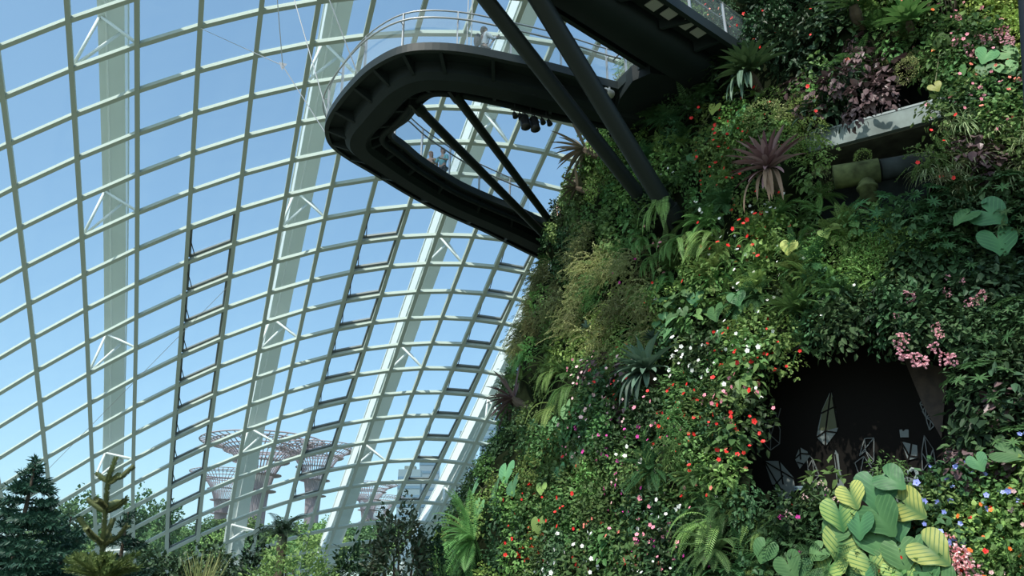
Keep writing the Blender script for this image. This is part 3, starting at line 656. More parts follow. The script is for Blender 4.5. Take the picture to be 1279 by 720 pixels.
def rdir(x0=.2, zb=0.):                  # a direction in the outward half space
    while 1:
        v = np.array([R3(-.2, 1), R3(-1, 1), R3(-1, 1) + zb])
        if .1 < np.linalg.norm(v) < 1.3 and v[0] > x0 * np.linalg.norm(v) - .2: return unit(v)
def leaf6(m, p, d, n, L, W):
    s = np.cross(d, n); s = s / (np.linalg.norm(s) + 1e-9); n = np.cross(s, d)
    m.add([p, p + d * L * .3 + s * W * .5 + n * W * .15, p + d * L * .7 + s * W * .36 - n * L * .02, p + d * L - n * L * .14, p + d * L * .7 - s * W * .36 - n * L * .02, p + d * L * .3 - s * W * .5 + n * W * .15, p + d * L * .6 - n * L * .06],
          [(0, 1, 6), (1, 2, 6), (2, 3, 6), (3, 4, 6), (4, 5, 6), (5, 0, 6)])
def leaf4(m, p, d, s, L, W):
    m.add([p, p + d * L * .45 + s * W * .5, p + d * L, p + d * L * .45 - s * W * .5], [(0, 1, 2, 3)])
def shrub(n=260, rx=.38, ry=.48, rz=.48, L=.10, W=.065, jit=.35, droop=.35, layers=.45):
    m = MB()
    for _ in range(n):
        q = rdir(); r = 1 - layers * rnd.random()**1.6
        p = np.array([q[0] * rx, q[1] * ry, q[2] * rz]) * r * (1 + .18 * math.sin(q[1] * 7 + q[2] * 9))
        d = unit(q * .6 + np.array([R3(-1, 1), R3(-1, 1), R3(-1, 1)]) * .8 - UP * droop)
        nrm = unit(q + UP * .8 + np.array([R3(-1, 1), R3(-1, 1), R3(-1, 1)]) * jit)
        k = R3(.65, 1.25); leaf6(m, p, d, nrm, L * k, W * k)
    return m
def frond(m, p, d, L, pin, n=22, droop=.9, wp=.22):
    d = unit(d); pts = [np.array(p, float)]; cur = d.copy(); st = L / n
    for i in range(n): cur = unit(cur - UP * droop * st / L * (1 + i / n)); pts.append(pts[-1] + cur * st)
    for i in range(1, n):
        t = unit(pts[i + 1] - pts[i - 1]); s = np.cross(t, UP); s = unit(s) if np.linalg.norm(s) > .05 else np.array([0, 1., 0]); f_ = i / n
        l = pin * math.sin(math.pi * min(1, .12 + f_ * .9))**.8
        for sg in (-1, 1): leaf4(m, pts[i], unit(s * sg + t * .45 - UP * .18), t, l, st * .62 + wp * pin * .10)
    m.tube(pts[::3] + [pts[-1]], .006, 3, False)
def fern(n=18, L=.65, pin=.11, droop=.9, up=.5, seg=20):
    m = MB()
    for _ in range(n):
        d = rdir(.1, up); frond(m, (R3(0, .08), R3(-.08, .08), R3(-.05, .08)), d, L * R3(.6, 1.15), pin * R3(.8, 1.15), seg, droop)
    return m
def hangfern(n=16, L=.95, pin=.09):
    m = MB()
    for _ in range(n): frond(m, (R3(0, .1), R3(-.2, .2), R3(-.1, .15)), unit([R3(.5, 1), R3(-.7, .7), R3(0, .7)]), L * R3(.6, 1.1), pin, 26, 2.6)
    return m
def lace(n=30, L=.42, pin=.07):         # finely cut, feathery cushion
    m = MB()
    for _ in range(n):
        q = rdir(); p = q * R3(.05, .3); frond(m, p, unit(q + UP * .4), L * R3(.5, 1.1), pin, 14, 1.2, .1)
    return m
def moss(n=520, r=.40, L=.045):
    m = MB()
    for _ in range(n):
        q = rdir(); p = np.array([q[0] * r * .6, q[1] * r, q[2] * r]) * R3(.75, 1.05); d = unit(q + np.array([R3(-1, 1), R3(-1, 1), R3(-1, 1)]) * .9)
        leaf4(m, p, d, unit(np.cross(d, rdir())), L * R3(.7, 1.6), L * .6)
    return m
def twiggy(n=46, L=.75):                # thin drooping twigs with sparse tiny leaves
    m = MB()
    for _ in range(n):
        p = np.array([R3(0, .1), R3(-.35, .35), R3(-.2, .3)]); d = unit([R3(.2, 1), R3(-.7, .7), R3(-.3, .9)]); pts = [p]; k = 11; l = L * R3(.5, 1)
        for i in range(k):
            d = unit(d - UP * .16 + np.array([R3(-1, 1), R3(-1, 1), R3(-1, 1)]) * .12); pts.append(pts[-1] + d * l / k)
            for _ in range(2): e = unit([R3(-1, 1), R3(-1, 1), R3(-1, .6)]); leaf4(m, pts[-1], e, unit(np.cross(e, d + .01)), .055 * R3(.6, 1.3), .032)
        m.tube(pts[::3] + [pts[-1]], .005, 3, False)
    return m
def strap(m, p, d, L, W, droop=.8, n=8, fold=.25, curl=0.):
    d = unit(d); s = np.cross(d, UP); s = unit(s) if np.linalg.norm(s) > .05 else np.array([0, 1., 0]); cur = d.copy(); P = np.array(p, float); V = []; 
    for i in range(n + 1):
        f_ = i / n; w_ = W * (math.sin(math.pi * (.18 + .80 * f_))**.7 if i < n else .04); nn = np.cross(s, cur)
        V += [P + s * w_ / 2 + nn * w_ * fold, P, P - s * w_ / 2 + nn * w_ * fold]
        cur = unit(cur - UP * droop / n * (.6 + f_ * 1.2)); P = P + cur * L / n
    m.add(V, [(3 * i + a, 3 * i + a + 1, 3 * i + a + 4, 3 * i + a + 3) for i in range(n) for a in (0, 1)])
def grass(n=60, L=.55, W=.022, droop=1.8):
    m = MB()
    for _ in range(n): strap(m, (R3(0, .06), R3(-.1, .1), R3(-.05, .05)), rdir(.1, .6), L * R3(.5, 1.1), W * R3(.7, 1.2), droop, 6)
    return m
def rosette(n=34, L=.62, W=.085, droop=.55, tilt=.55, dead=8):
    m = MB(); ax = unit([1, 0, tilt])
    a1 = unit(np.cross(ax, (0, 1, 0))); a2 = np.cross(ax, a1)
    for k in range(n):
        a = k * 2.39996; e = .15 + 1.25 * (k / n)**.8; d = ax * math.cos(e) + (a1 * math.cos(a) + a2 * math.sin(a)) * math.sin(e)
        strap(m, ax * .12 * (1 - k / n), d, L * R3(.85, 1.1) * (.65 + .4 * k / n), W * R3(.85, 1.1), droop, 9, .22)
    return m
def bigleaf(m, p, tipd, nrm, size, lobes=1., corr=.02, cup=.12, nr=5, na=22):
    tipd = unit(tipd); nrm = unit(nrm - tipd * np.dot(nrm, tipd)); s = np.cross(tipd, nrm); V = [np.array(p, float)]; UV = [(0, .3)]
    for a in range(na + 1):
        ph = -math.pi * .93 + 2 * math.pi * .93 * a / na; c = abs(ph) / math.pi
        r = .50 - .03 * math.sin(2 * abs(ph)) + .04 * lobes * math.exp(-((c - .70) / .14)**2) + .16 * math.exp(-(c / .09)**2)
        if c > .86: r *= 1 - (c - .86) * 6
        for k in range(1, nr + 1):
            q = r * size * k / nr; x = 1.1 * q * math.sin(ph); y = q * math.cos(ph); u = x / size; v = y / size
            z = corr * size * math.sin((v + .75 * abs(u)) * 44) * (k / nr) * min(1, abs(u) * 8) - cup * size * (q / size)**2 * 1.6 - .1 * size * max(0, v)**2 + .10 * size * abs(u)
            V.append(p + s * x + tipd * y + nrm * z); UV.append((u, v + .3))
    Fc = [(0, 1 + a * nr, 1 + (a + 1) * nr) for a in range(na)] + [(1 + a * nr + k, 1 + a * nr + k + 1, 1 + (a + 1) * nr + k + 1, 1 + (a + 1) * nr + k) for a in range(na) for k in range(nr - 1)]
    if m.uv is None: m.uv = []
    m.uv += [(0, 0)] * (m.n - len(m.uv)); m.uv += UV; m.add(V, Fc)
def hearts(n=12, size=.24, spread=.42, corr=.012, z=.0):
    m = MB()
    for _ in range(n):
        q = rdir(.1, .15); p = np.array([q[0] * spread * .9 + .05, q[1] * spread, q[2] * spread + z]); k = size * R3(.6, 1.15)
        base = np.array([0, R3(-.06, .06), R3(-.1, .05)]); m.tube([base, (base + p) / 2 + UP * .08, p], .008, 4, False)
        bigleaf(m, p, unit(np.array([R3(.2, .6), q[1] * .9 + R3(-.3, .3), -.8 + q[2] * .5])), unit(np.array([.9, q[1] * .3, .75 + R3(-.3, .3)])), k, corr=corr, nr=3, na=14)
    m.uv += [(0, 0)] * (m.n - len(m.uv)); return m
def palmate(n=16, L=.17, W=.04, spread=.42):
    m = MB()
    for _ in range(n):
        q = rdir(.1, .2); p = np.array([q[0] * spread + .05, q[1] * spread, q[2] * spread]); m.tube([(0, 0, 0), p * .5 + UP * .05, p], .006, 3, False)
        nrm = unit(q + UP * .6); a1 = unit(np.cross(nrm, rdir())); a2 = np.cross(nrm, a1); k0 = R3(.75, 1.2)
        for k in range(8): a = 2 * math.pi * k / 8; d = unit(a1 * math.cos(a) + a2 * math.sin(a) + nrm * .25 - UP * .2); leaf6(m, p, d, nrm, L * k0 * R3(.85, 1.1), W * k0)
    return m
def broad(n=60, L=.24, W=.13, spread=.46, droop=.5):
    m = MB()
    for _ in range(n):
        q = rdir(); p = np.array([q[0] * spread * .8, q[1] * spread, q[2] * spread]) * R3(.6, 1)
        d = unit(q * .7 + np.array([R3(-.6, .6)] * 1 + [R3(-.8, .8), R3(-.7, .4)]) - UP * droop); k = R3(.7, 1.2)
        leaf6(m, p, d, unit(q + UP * .9), L * k, W * k)
    return m
def flowermesh(col, r=.045, petals=5, double=False):
    m = MB()
    for k in range(petals):
        a = 2 * math.pi * k / petals; d = unit(np.array([.3, math.cos(a), math.sin(a)])); s = unit(np.cross(d, (1, 0, 0)))
        m.add([np.zeros(3), d * r * .6 + s * r * .42, d * r + np.array([-.1 * r, 0, 0]), d * r * .6 - s * r * .42], [(0, 1, 2, 3)])
    m.blob((r * .25, 0, 0), r * .18, r * .18, r * .18, 5, 3)
    return m.mesh('flower_' + col, M['f_' + col])
FM = {c: flowermesh(c) for c in FC}
KIND = {  # kind: (object name, noun, category, material, builder, variants)
 'leafy': ('leafy_shrub', 'small-leaved mid-green shrub', 'shrub', 'l_mid', lambda: shrub(), 4),
 'leafyb': ('bright_shrub', 'small-leaved bright green shrub', 'shrub', 'l_bright', lambda: shrub(280, L=.085, W=.06), 4),
 'creeper': ('creeping_vine', 'round-leaved green creeper', 'vine', 'l_mid', lambda: shrub(130, L=.13, W=.11, droop=.8), 3),
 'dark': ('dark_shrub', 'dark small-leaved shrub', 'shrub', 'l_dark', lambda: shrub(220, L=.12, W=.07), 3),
 'deep': ('dark_shrub', 'deep green shady shrub', 'shrub', 'l_deep', lambda: broad(70, .20, .10), 3),  # darkest leaves, also planted where leaf colour replaces missing shade
 'broad': ('broadleaf_plant', 'broad-leaved dark green plant', 'plant', 'l_dark', lambda: broad(), 3),
 'broadm': ('broadleaf_plant', 'broad-leaved fresh green plant', 'plant', 'l_mid', lambda: broad(64, .20, .12), 3),
 'fern': ('fern', 'bright green lacy fern', 'fern', 'l_fern', lambda: fern(), 4),
 'fernd': ('fern', 'dark green fern', 'fern', 'l_fernd', lambda: fern(16, .75, .12, 1.1), 3),
 'hang': ('hanging_fern', 'long drooping fern', 'fern', 'l_fern', lambda: hangfern(), 3),
 'lace': ('feathery_fern', 'feathery pale green fern cushion', 'fern', 'l_fern', lambda: lace(), 3),
 'moss': ('moss_cushion', 'yellow-green moss cushion', 'moss', 'l_moss', lambda: moss(), 3),
 'mosso': ('moss_cushion', 'olive brown mossy cushion', 'moss', 'l_olive', lambda: moss(), 2),
 'twig': ('trailing_shrub', 'olive twiggy trailing shrub', 'shrub', 'l_olive', lambda: twiggy(), 4),
 'twigg': ('trailing_shrub', 'green thin-twigged trailing plant', 'plant', 'l_mid', lambda: twiggy(), 2),
 'purple': ('purple_plant', 'purple-brown leafy plant', 'plant', 'l_purple', lambda: broad(60, .19, .12, .42, .7), 3),
 'grass': ('striped_grass', 'pale strappy grass tuft', 'grass plant', 'l_grass', lambda: grass(), 3),
 'heart': ('heart_leaf_plant', 'plant with green heart-shaped leaves', 'plant', 'l_heart', lambda: hearts(), 3),
 'palm': ('palmate_plant', 'plant with finger-like leaves', 'plant', 'l_fernd', lambda: palmate(), 3),
 'yell': ('golden_shrub', 'yellow-green small-leaved shrub', 'shrub', 'l_yell', lambda: shrub(240, L=.09, W=.06), 2),
}
PROTO = {k: [v[4]().mesh(v[0], M[v[3]]) for _ in range(v[5])] for k, v in KIND.items()}
def wallmat(P, n, s=1., spin=.5, roll=.35):
    a = math.atan2(n[1], n[0]) + R3(-spin, spin)
    return Matrix.Translation(Vector(P)) @ Matrix.Rotation(a, 4, 'Z') @ Matrix.Rotation(R3(-roll, roll), 4, 'X') @ Matrix.Rotation(R3(-.25, .1), 4, 'Y') @ Matrix.Diagonal((s, s * R3(.85, 1.2), s * R3(.85, 1.15), 1))
# where each kind grows, some darker kinds standing in for shade: (x, y, kinds, flower colours, flowers per plant, phrase)
Z = [
 (805, 175, 'leafyb leafyb fern', '', 0, 'between the thick struts and the shaded deck corner'),
 (860, 150, 'fernd dark fernd', '', 0, 'in the shade right of the thick struts'),
 (745, 220, 'creeper leafyb', '', 0, 'on the ridge left of the thick struts'),
 (705, 285, 'creeper dark', '', 0, 'where the lower deck meets the mountain'),
 (760, 275, 'creeper leafy', '', 0, 'left of where the thick struts land'),
 (735, 335, 'twig twig creeper', '', 0, 'under the far end of the lower deck'),
 (790, 340, 'twig twig twigg', 'magenta', 1, 'below the feet of the thick struts'),
 (690, 400, 'twig twig leafyb', '', 0, 'along the left edge beside the white rib'),
 (760, 400, 'twig moss twig', '', 0, 'in the olive patch halfway up the left slope'),
 (850, 320, 'hang hang fern', 'pink', 1, 'right below the thick strut feet'),
 (880, 250, 'fern fernd leafy', 'white', 1, 'right of the thick strut feet'),
 (930, 225, 'leafyb leafy creeper', 'red', 4, 'left of the wine-red rosette'),
 (935, 165, 'broadm leafyb', 'red', 2, 'under the green rosette by the deck corner'),
 (900, 95, 'deep fernd deep', '', 0, 'in deep shade beside the deck corner'),  # deep shade put into the leaf colour
 (900, 15, 'dark leafy', 'salmon red', 4, 'behind the forward deck railing at the top'),
 (990, 40, 'deep deep dark', 'red', 1, 'in the dark upper slope'),  # darkest kinds chosen so their leaf colour stands in for shade
 (1040, 60, 'deep broad', '', 0, 'under the spiky grass at the top'),
 (1000, 105, 'deep creeper purple', '', 0, 'above the balcony, right of the green rosette'),
 (1010, 165, 'moss leafyb mosso', 'red', 1, 'left end of the concrete balcony'),
 (1070, 95, 'purple purple deep', '', 0, 'above the concrete balcony'),
 (1105, 45, 'broadm fern leafyb', 'salmon', 1, 'in the sunny patch near the round pipe mouth'),
 (1125, 90, 'mosso mosso moss', '', 0, 'in the olive patch above the balcony coping'),
 (1180, 80, 'broadm leafy', 'pink orange', 1, 'right of the olive patch above the balcony'),
 (1210, 45, 'leafy dark broadm', 'pink', 3, 'near the pink blooms at the top right'),
 (1250, 20, 'yell yell', '', 0, 'at the top right corner'),
 (1230, 120, 'creeper leafy dark', 'pink salmon', 3, 'below the pale round leaves at the right'),
 (1195, 190, 'grass grass twigg', 'red', 1, 'right of the mossy tee pipe'),
 (1245, 195, 'grass purple leafy', '', 0, 'at the right edge, level with the tee pipe'),
 (1240, 280, 'broad dark palm', '', 0, 'at the right edge above the pink clusters'),
 (1150, 285, 'palm dark leafy', '', 0, 'under the mossy tee pipe'),
 (1085, 325, 'moss moss lace', '', 0, 'in the bright mossy patch under the tee pipe'),
 (990, 270, 'fern fern lace', 'red white', 1, 'right of the wine-red rosette'),
 (940, 300, 'lace leafyb hang', 'red white', 2, 'below the wine-red rosette'),
 (1030, 275, 'fern broadm', '', 0, 'at the left foot of the tee pipe recess'),
 (900, 345, 'leafyb fern lace', 'red', 1, 'in the middle of the slope'),
 (870, 410, 'heart dark broadm', 'white', 1, 'above right of the silver rosette'),
 (970, 380, 'fern fernd lace', 'white', 1, 'in the middle, left of the bright moss'),
 (1020, 400, 'dark deep fernd', 'white', 1, 'above the dark opening'),
 (1100, 400, 'dark deep', '', 0, 'hanging over the dark opening'),
 (1170, 380, 'dark broad broad', '', 0, 'around the pink hanging clusters'),
 (1245, 370, 'deep deep dark', '', 0, 'at the right edge beside the pink clusters'),  # dark green plants, chosen darker still to suggest shade
 (1240, 440, 'palm deep dark', '', 0, 'at the right edge, right of the dark opening'),
 (1250, 510, 'palm purple deep', '', 0, 'right of the dark opening, above the round leaves'),
 (1215, 560, 'purple grass dark', '', 0, 'at the lower right corner of the dark opening'),
 (940, 440, 'leafy broadm leafyb', 'red white', 3, 'at the upper left corner of the dark opening'),
 (905, 520, 'broadm leafy dark', 'red pink', 6, 'left of the dark opening'),
 (870, 470, 'leafy dark', 'red white', 3, 'right of the silver rosette'),
 (790, 430, 'fern leafyb twig', 'red', 1, 'above the silver rosette'),
 (700, 455, 'hang fern leafyb', '', 0, 'on the left slope above the large heart leaves'),
 (760, 500, 'purple dark leafy', 'blush pink red', 5, 'left of the silver rosette'),
 (765, 555, 'dark leafy', 'magenta pink blush', 5, 'below the silver rosette to its left'),
 (840, 560, 'leafy twigg dark', 'red white magenta', 5, 'below the silver rosette'),
 (880, 570, 'leafyb leafy', 'red salmon white', 5, 'in the flowery patch left of the wall art'),
 (650, 520, 'dark twigg leafy', '', 0, 'around the dry rosette on the left edge'),
 (640, 590, 'leafyb leafyb dark', '', 0, 'below the large heart leaves at the left edge'),
 (700, 590, 'leafy leafyb', 'red', 1, 'in the lower left bright patch'),
 (680, 650, 'leafyb leafyb leafy', 'red', 2, 'low on the left, right of the feathery fern'),
 (735, 625, 'leafyb leafy', 'red', 1, 'in the lower middle bright patch'),
 (770, 680, 'dark leafy broadm', 'white red salmon', 5, 'at the bottom among the white and red flowers'),
 (830, 660, 'dark leafy', 'white pink magenta', 5, 'at the bottom below the shaded fern'),
 (720, 700, 'leafy dark', 'red white', 4, 'at the bottom near the red lilies'),
 (900, 620, 'lace lace fernd', 'red', 1, 'left below the dark opening'),
 (915, 690, 'fernd fernd hang', '', 0, 'at the bottom left of the large veined leaves'),
 (975, 640, 'leafyb fernd dark', 'red', 1, 'under the left foot of the dark opening'),
 (1000, 690, 'dark fernd', 'magenta', 1, 'at the bottom beside the large veined leaves'),
 (1190, 620, 'dark leafy twigg', 'blue blue', 4, 'right of the large veined leaves'),
 (1245, 620, 'leafy leafyb', 'blue', 2, 'below the round leaves at the lower right'),
 (1240, 690, 'leafy twigg leafyb', 'red orange blush', 4, 'at the lower right corner'),
 (600, 680, 'leafyb dark', '', 0, 'at the bottom left foot of the mountain'),
]
DENY = [(scaled(CAVE, 1.05)), (scaled(NOOK, .90))]
def spot(noun, zn, px, py):
    s = noun + ' ' + zn[5]; e = s + (',' if ',' not in s else ' and') + ' ' + ('upper' if py < zn[1] else 'lower') + ' ' + ('left' if px < zn[0] else 'right') + ' side'
    return e if len(e.split()) <= 16 else s
def plural(n): return n.replace('plant with', 'plants with') if 'plant with' in n else n + 's'
CLEAR = [(826, 470, 30), (972, 222, 34), (948, 102, 28), (662, 500, 22), (606, 676, 20), (826, 592, 26), (1000, 395, 26), (905, 690, 28), (712, 530, 20), (605, 612, 14), (1258, 566, 18), (1221, 577, 14), (842, 270, 20), (1090, 665, 40), (1060, 690, 26), (1140, 690, 26), (1035, 288, 16), (985, 308, 12), (1195, 695, 18), (1245, 75, 20)]
def grow(px, py, step, zone=None, kind=None, sc=1., out=0.):
    h = surf(px, py)
    if h is None: return
    P, n = h
    if kind is None:
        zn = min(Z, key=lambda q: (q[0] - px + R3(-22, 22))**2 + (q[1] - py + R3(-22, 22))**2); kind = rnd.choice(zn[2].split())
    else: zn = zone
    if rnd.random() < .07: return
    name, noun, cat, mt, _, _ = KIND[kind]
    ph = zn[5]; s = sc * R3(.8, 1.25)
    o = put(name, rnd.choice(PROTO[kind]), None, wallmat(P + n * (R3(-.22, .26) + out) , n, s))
    tag(o, spot(noun, zn, px, py), cat, plural(noun) + ' ' + ph)
    o['kind'] = 'thing'
    if zn[4] and px > -1:
        nf = rnd.choice((1, zn[4] - 1, zn[4], zn[4] + 2, zn[4] + 4)) if zn[4] > 1 else rnd.choice((0, 0, 1, 1)); cols = [rnd.choice(zn[3].split())]
        for _ in range(nf):
            q = rdir(.35, .1); c = rnd.choice(cols); k = R3(.7, 1.25)
            lm = Matrix.Translation((q[0] * .45 + .05, q[1] * .52, q[2] * .5)) @ Matrix.Rotation(R3(-.6, .6), 4, 'Z') @ Matrix.Rotation(R3(-.6, .4), 4, 'Y') @ Matrix.Rotation(R3(0, 6), 4, 'X') @ Matrix.Diagonal((k, k, k, 1))
            put('flower', FM[c], o, lm)
STEP = 19
y = -40
while y < 770:
    x = 540 + (STEP / 2 if int(y / STEP) % 2 else 0)
    while x < 1330:
        px, py = x + R3(-7, 7), y + R3(-7, 7)
        if not any(inpoly(px, py, p) for p in DENY) and not any(math.hypot(px - a, py - b) < c for a, b, c in CLEAR): grow(px, py, STEP, sc=1.0 if py < 560 else .9)
        x += STEP
    y += STEP
for gy in range(-60, 770, 27):           # round the corner to the right of the frame
    for gx in range(1338, 1470, 27): grow(gx + R3(-9, 9), gy + R3(-9, 9), 27, sc=1.15)
# ---- plants on the skyline of the mountain, rooted just round its left edge
for z in np.arange(1.0, 20, .42):
    d = math.hypot(*MC); r = MR(z); a = math.atan2(MC[0], MC[1]) - math.asin(min(1, r / d)); t = math.sqrt(d * d - r * r)
    for e in (0, 1.1):
        P = np.array([t * math.sin(a), t * math.cos(a), z + R3(-.2, .2)]); n2 = unit(np.array([P[0] - MC[0], P[1] - MC[1], 0])); P = P + np.array([-n2[1], n2[0], 0]) * -e * .8
        px, py = proj(P)
        if py > 730: continue
        zn = min(Z, key=lambda q: (q[0] - px)**2 + (q[1] - py)**2); kd = rnd.choice(zn[2].split()); name, noun, cat, mt, _, _ = KIND[kd]
        o = put(name, rnd.choice(PROTO[kd]), None, wallmat(P, n2, R3(.8, 1.2))); o['kind'] = 'thing'; tag(o, spot(noun, zn, px, py), cat, plural(noun) + ' ' + zn[5])

# ---- the single plants one can point at
def special(name, px, py, label, cat, mesh, s=1., out=.3, spin=0., n_over=None, roll=0.):
    P, n = surf(px, py); a = math.atan2(n[1], n[0]) + spin
    o = put(name, mesh, None, Matrix.Translation(Vector(P + n * out)) @ Matrix.Rotation(a, 4, 'Z') @ Matrix.Rotation(roll, 4, 'X') @ Matrix.Diagonal((s, s, s, 1))); tag(o, label, cat); return o
def pxm(px, py): return np.linalg.norm(surf(px, py)[0] - O) / F       # metres per pixel there
def brom(px, py, rpx, label, mt, n=38, W=.15, tilt=.5, droop=.5, dead=None, spin=0.):
    m = rosette(n, 1.0, W, droop, tilt); s = rpx * pxm(px, py); o = special('bromeliad', px, py, label, 'bromeliad', m.mesh('bromeliad', M[mt]), s * 1.15, .5, spin)
    if dead:
        m = MB()
        for k in range(9): strap(m, (.05, R3(-.1, .1), -.05), unit([R3(.5, 1), R3(-.5, .5), R3(-.3, .2)]), R3(.9, 1.25), W * .8, 2.4, 9)
        m.build('lower_leaves', M[dead], o)
    m = MB(); m.tube([(-.45, 0, -.35), (-.1, 0, -.12), (.05, 0, 0)], [.10, .12, .08], 8); m.build('root_ball', M['bark'], o)
    return o
brom(826, 470, 46, 'large silver-green spiky rosette plant above the flower patch', 'l_silver', 40, .17, .65, .6, 'l_silver')
brom(972, 222, 50, 'large wine-red spiky rosette plant left of the mossy pipe', 'l_bromred', 40, .11, .75, .45, 'l_brown')
brom(948, 102, 44, 'large dark green rosette plant right of the deck corner', 'l_dark', 40, .14, .8, .5, 'l_silver')
brom(662, 500, 42, 'dry dark rosette plant sticking out of the left slope', 'l_purple', 22, .12, .3, .35, None, -.9)
brom(748, 190, 46, 'brownish spiky rosette plant on the ridge behind the struts', 'l_dull', 20, .10, .3, .3, None, -1.0)
brom(738, 238, 26, 'small brownish rosette plant under the ridge rosette', 'l_dull', 14, .12, .3, .3, None, -1.0)
brom(1072, 22, 46, 'tall spray of narrow green leaves at the top', 'l_mid', 44, .05, 1.4, .5)
brom(1138, 42, 30, 'fresh green rosette of broad leaves in the sunny patch left of the pipe mouth', 'l_bright', 26, .22, 1.1, .4)
brom(752, 415, 12, 'tiny pale rosette in the olive patch', 'l_silver', 12, .2, .6, .3)
brom(833, 430, 16, 'small bluish rosette just above the silver one', 'l_silver', 14, .2, 1.2, .3)
def fernat(px, py, rpx, label, mt='l_fern', kind='fern', n=34, spin=0.):
    s = rpx * pxm(px, py); m = fern(n, 1.1, .17, .9, .6, 30) if kind == 'fern' else hangfern(20, 1.5, .14)
    return special('large_fern', px, py, label, 'fern', m.mesh('large_fern', M[mt]), s, .3, spin)
fernat(606, 676, 58, 'large feathery fern at the bottom left foot of the mountain', 'l_fern', n=40, spin=-.3)
fernat(826, 592, 44, 'shaded arching fern among the red and white flowers', 'l_fernd')
fernat(842, 262, 40, 'long-fronded fern hanging at the feet of the thick struts', 'l_fern', 'hang')
fernat(815, 205, 34, 'dark fern behind the right thick strut', 'l_fernd')
fernat(1000, 395, 44, 'bright arching fern left above the dark opening', 'l_fern')
fernat(905, 690, 52, 'large dark fern at the bottom beneath the dark opening', 'l_fernd')
fernat(1045, 372, 30, 'narrow fern beside the bright moss patch', 'l_fern')
def heartsat(px, py, leaves, label, mt='l_heart', name='heart_leaf_plant'):
    P, n = surf(px, py); t = empty(name, P + n * .05); tag(t, label, 'plant'); side = np.array([-n[1], n[0], 0]); D = np.linalg.norm(P - O)
    for lx, ly, sz, *o in leaves:
        if surf(lx, ly) is None: continue
        q = at_d(lx, ly, math.hypot(*surf(lx, ly)[0][:2]) - (.55 + max(0, (722 - ly)) / 130 * .5 * (py > 600) + R3(0, .15))) - (P + n * .05); k = sz * D / F * .82
        ang = o[0] if o else R3(-.4, .4); tip = unit(-UP * math.cos(ang) + side * math.sin(ang) + n * .25)
        m = MB(); bigleaf(m, q - tip * k * .05, tip, unit(n * 1.0 + UP * R3(.3, .75) + side * R3(-.35, .35)), k, corr=.016, nr=6, na=32)
        m.uv += [(0, 0)] * (m.n - len(m.uv)); mm = M[o[1]] if len(o) > 1 else M[mt]; l = m.build('leaf', mm, t, True)
        s = MB(); b = np.array([0, 0, -.15]); s.tube([b, (b + q) / 2 + UP * .12, q - tip * k * .05], .012, 5, False); s.build('petiole', M['stem'], l)
    return t
Yl, Dk = 'l_anthy', 'l_anth'
big = [(1048, 640, 40, .1, Yl), (1094, 612, 46, -.1, Dk), (1099, 645, 46, .5, Dk), (1133, 632, 40, .9, Yl), (1051, 678, 42, -.3, Yl), (1095, 672, 46, .2, Dk), (1087, 702, 42, .3, Yl), (1125, 692, 38, .1, Dk), (1162, 686, 42, .8, Yl), (1035, 710, 42, -.6, Yl), (1063, 618, 32, .3, Yl), (1127, 716, 38, .4, Yl), (1044, 662, 34, -.5, Dk), (1146, 690, 36, .4, Dk), (1172, 700, 32, .9, Dk), (1153, 716, 36, .2, Dk), (1075, 722, 36, -.2, Dk), (1110, 690, 30, 0, Dk), (1022, 690, 26, -.9, Dk), (1178, 722, 30, .8, Dk), (1112, 598, 34, .9, Dk), (1010, 716, 30, -.8, Dk), (1118, 656, 34, .3, Dk), (1074, 655, 32, -.2, Dk)]
big = [(a, b, c * 1.06, *d) for a, b, c, *d in big]
heartsat(1095, 690, big, 'large plant with yellow and green deeply veined leaves at the bottom', name='large_veined_plant')
heartsat(710, 530, [(706, 513, 30, .2), (722, 508, 34, .7), (705, 545, 36, -.1), (690, 532, 30, -.5), (733, 555, 32, .8), (698, 590, 24, .2), (720, 572, 26, 0)], 'cluster of large ribbed heart leaves on the left slope')
heartsat(605, 605, [(632, 590, 30, .2), (592, 612, 32, -.7), (618, 612, 30, .3), (598, 634, 24, -.2), (640, 607, 28, .6)], 'cluster of big ribbed leaves at the lower left edge of the mountain')
heartsat(1240, 570, [(1258, 566, 34, 1.2), (1221, 577, 22, .3)], 'two round green leaves right of the dark opening')
heartsat(985, 300, [(985, 308, 22, -.2, 'l_yell'), (1040, 284, 18, 1.2, 'l_yell'), (1030, 291, 16, .3, 'l_yell')], 'pale yellow-green leaves beside the tee pipe recess')
heartsat(880, 395, [(893, 390, 26, .1), (868, 372, 24, 0), (920, 372, 24, .3), (895, 420, 20, .1)], 'dark hanging heart leaves in the middle of the slope', 'l_anth')
heartsat(1240, 275, [(1236, 266, 40, .7), (1247, 300, 40, .1), (1205, 270, 30, -1.)], 'big arrow-shaped blue-green leaves at the right edge', 'l_anth')
heartsat(1230, 75, [(1232, 68, 24, -.5), (1258, 66, 26, .8), (1230, 86, 20, -.3), (1258, 84, 24, .3)], 'pale round leaves below the pink blooms at top right', 'l_heart')
heartsat(850, 205, [(866, 196, 20, .1), (892, 135, 18, -.4, 'l_yell'), (910, 160, 22, .1, 'l_heart'), (925, 140, 18, .2, 'l_heart')], 'pale heart leaves under the green rosette')
heartsat(845, 190, [(775, 215, 26, 0), (700, 240, 12, 0)], 'single big leaves showing between the thick struts')
heartsat(700, 655, [(672, 655, 24, .1), (676, 610, 18, 0)], 'tall pale green leaf above the red lilies', 'l_bright')
heartsat(945, 700, [(955, 688, 30, -.4), (985, 706, 34, .5)], 'broad smooth leaves at the bottom left of the veined plant', 'l_anth')
heartsat(1180, 30, [(1176, 50, 18, 3.0), (1168, 108, 14, .3, 'l_yell')], 'upright oblong leaf above the balcony coping', 'l_mid')
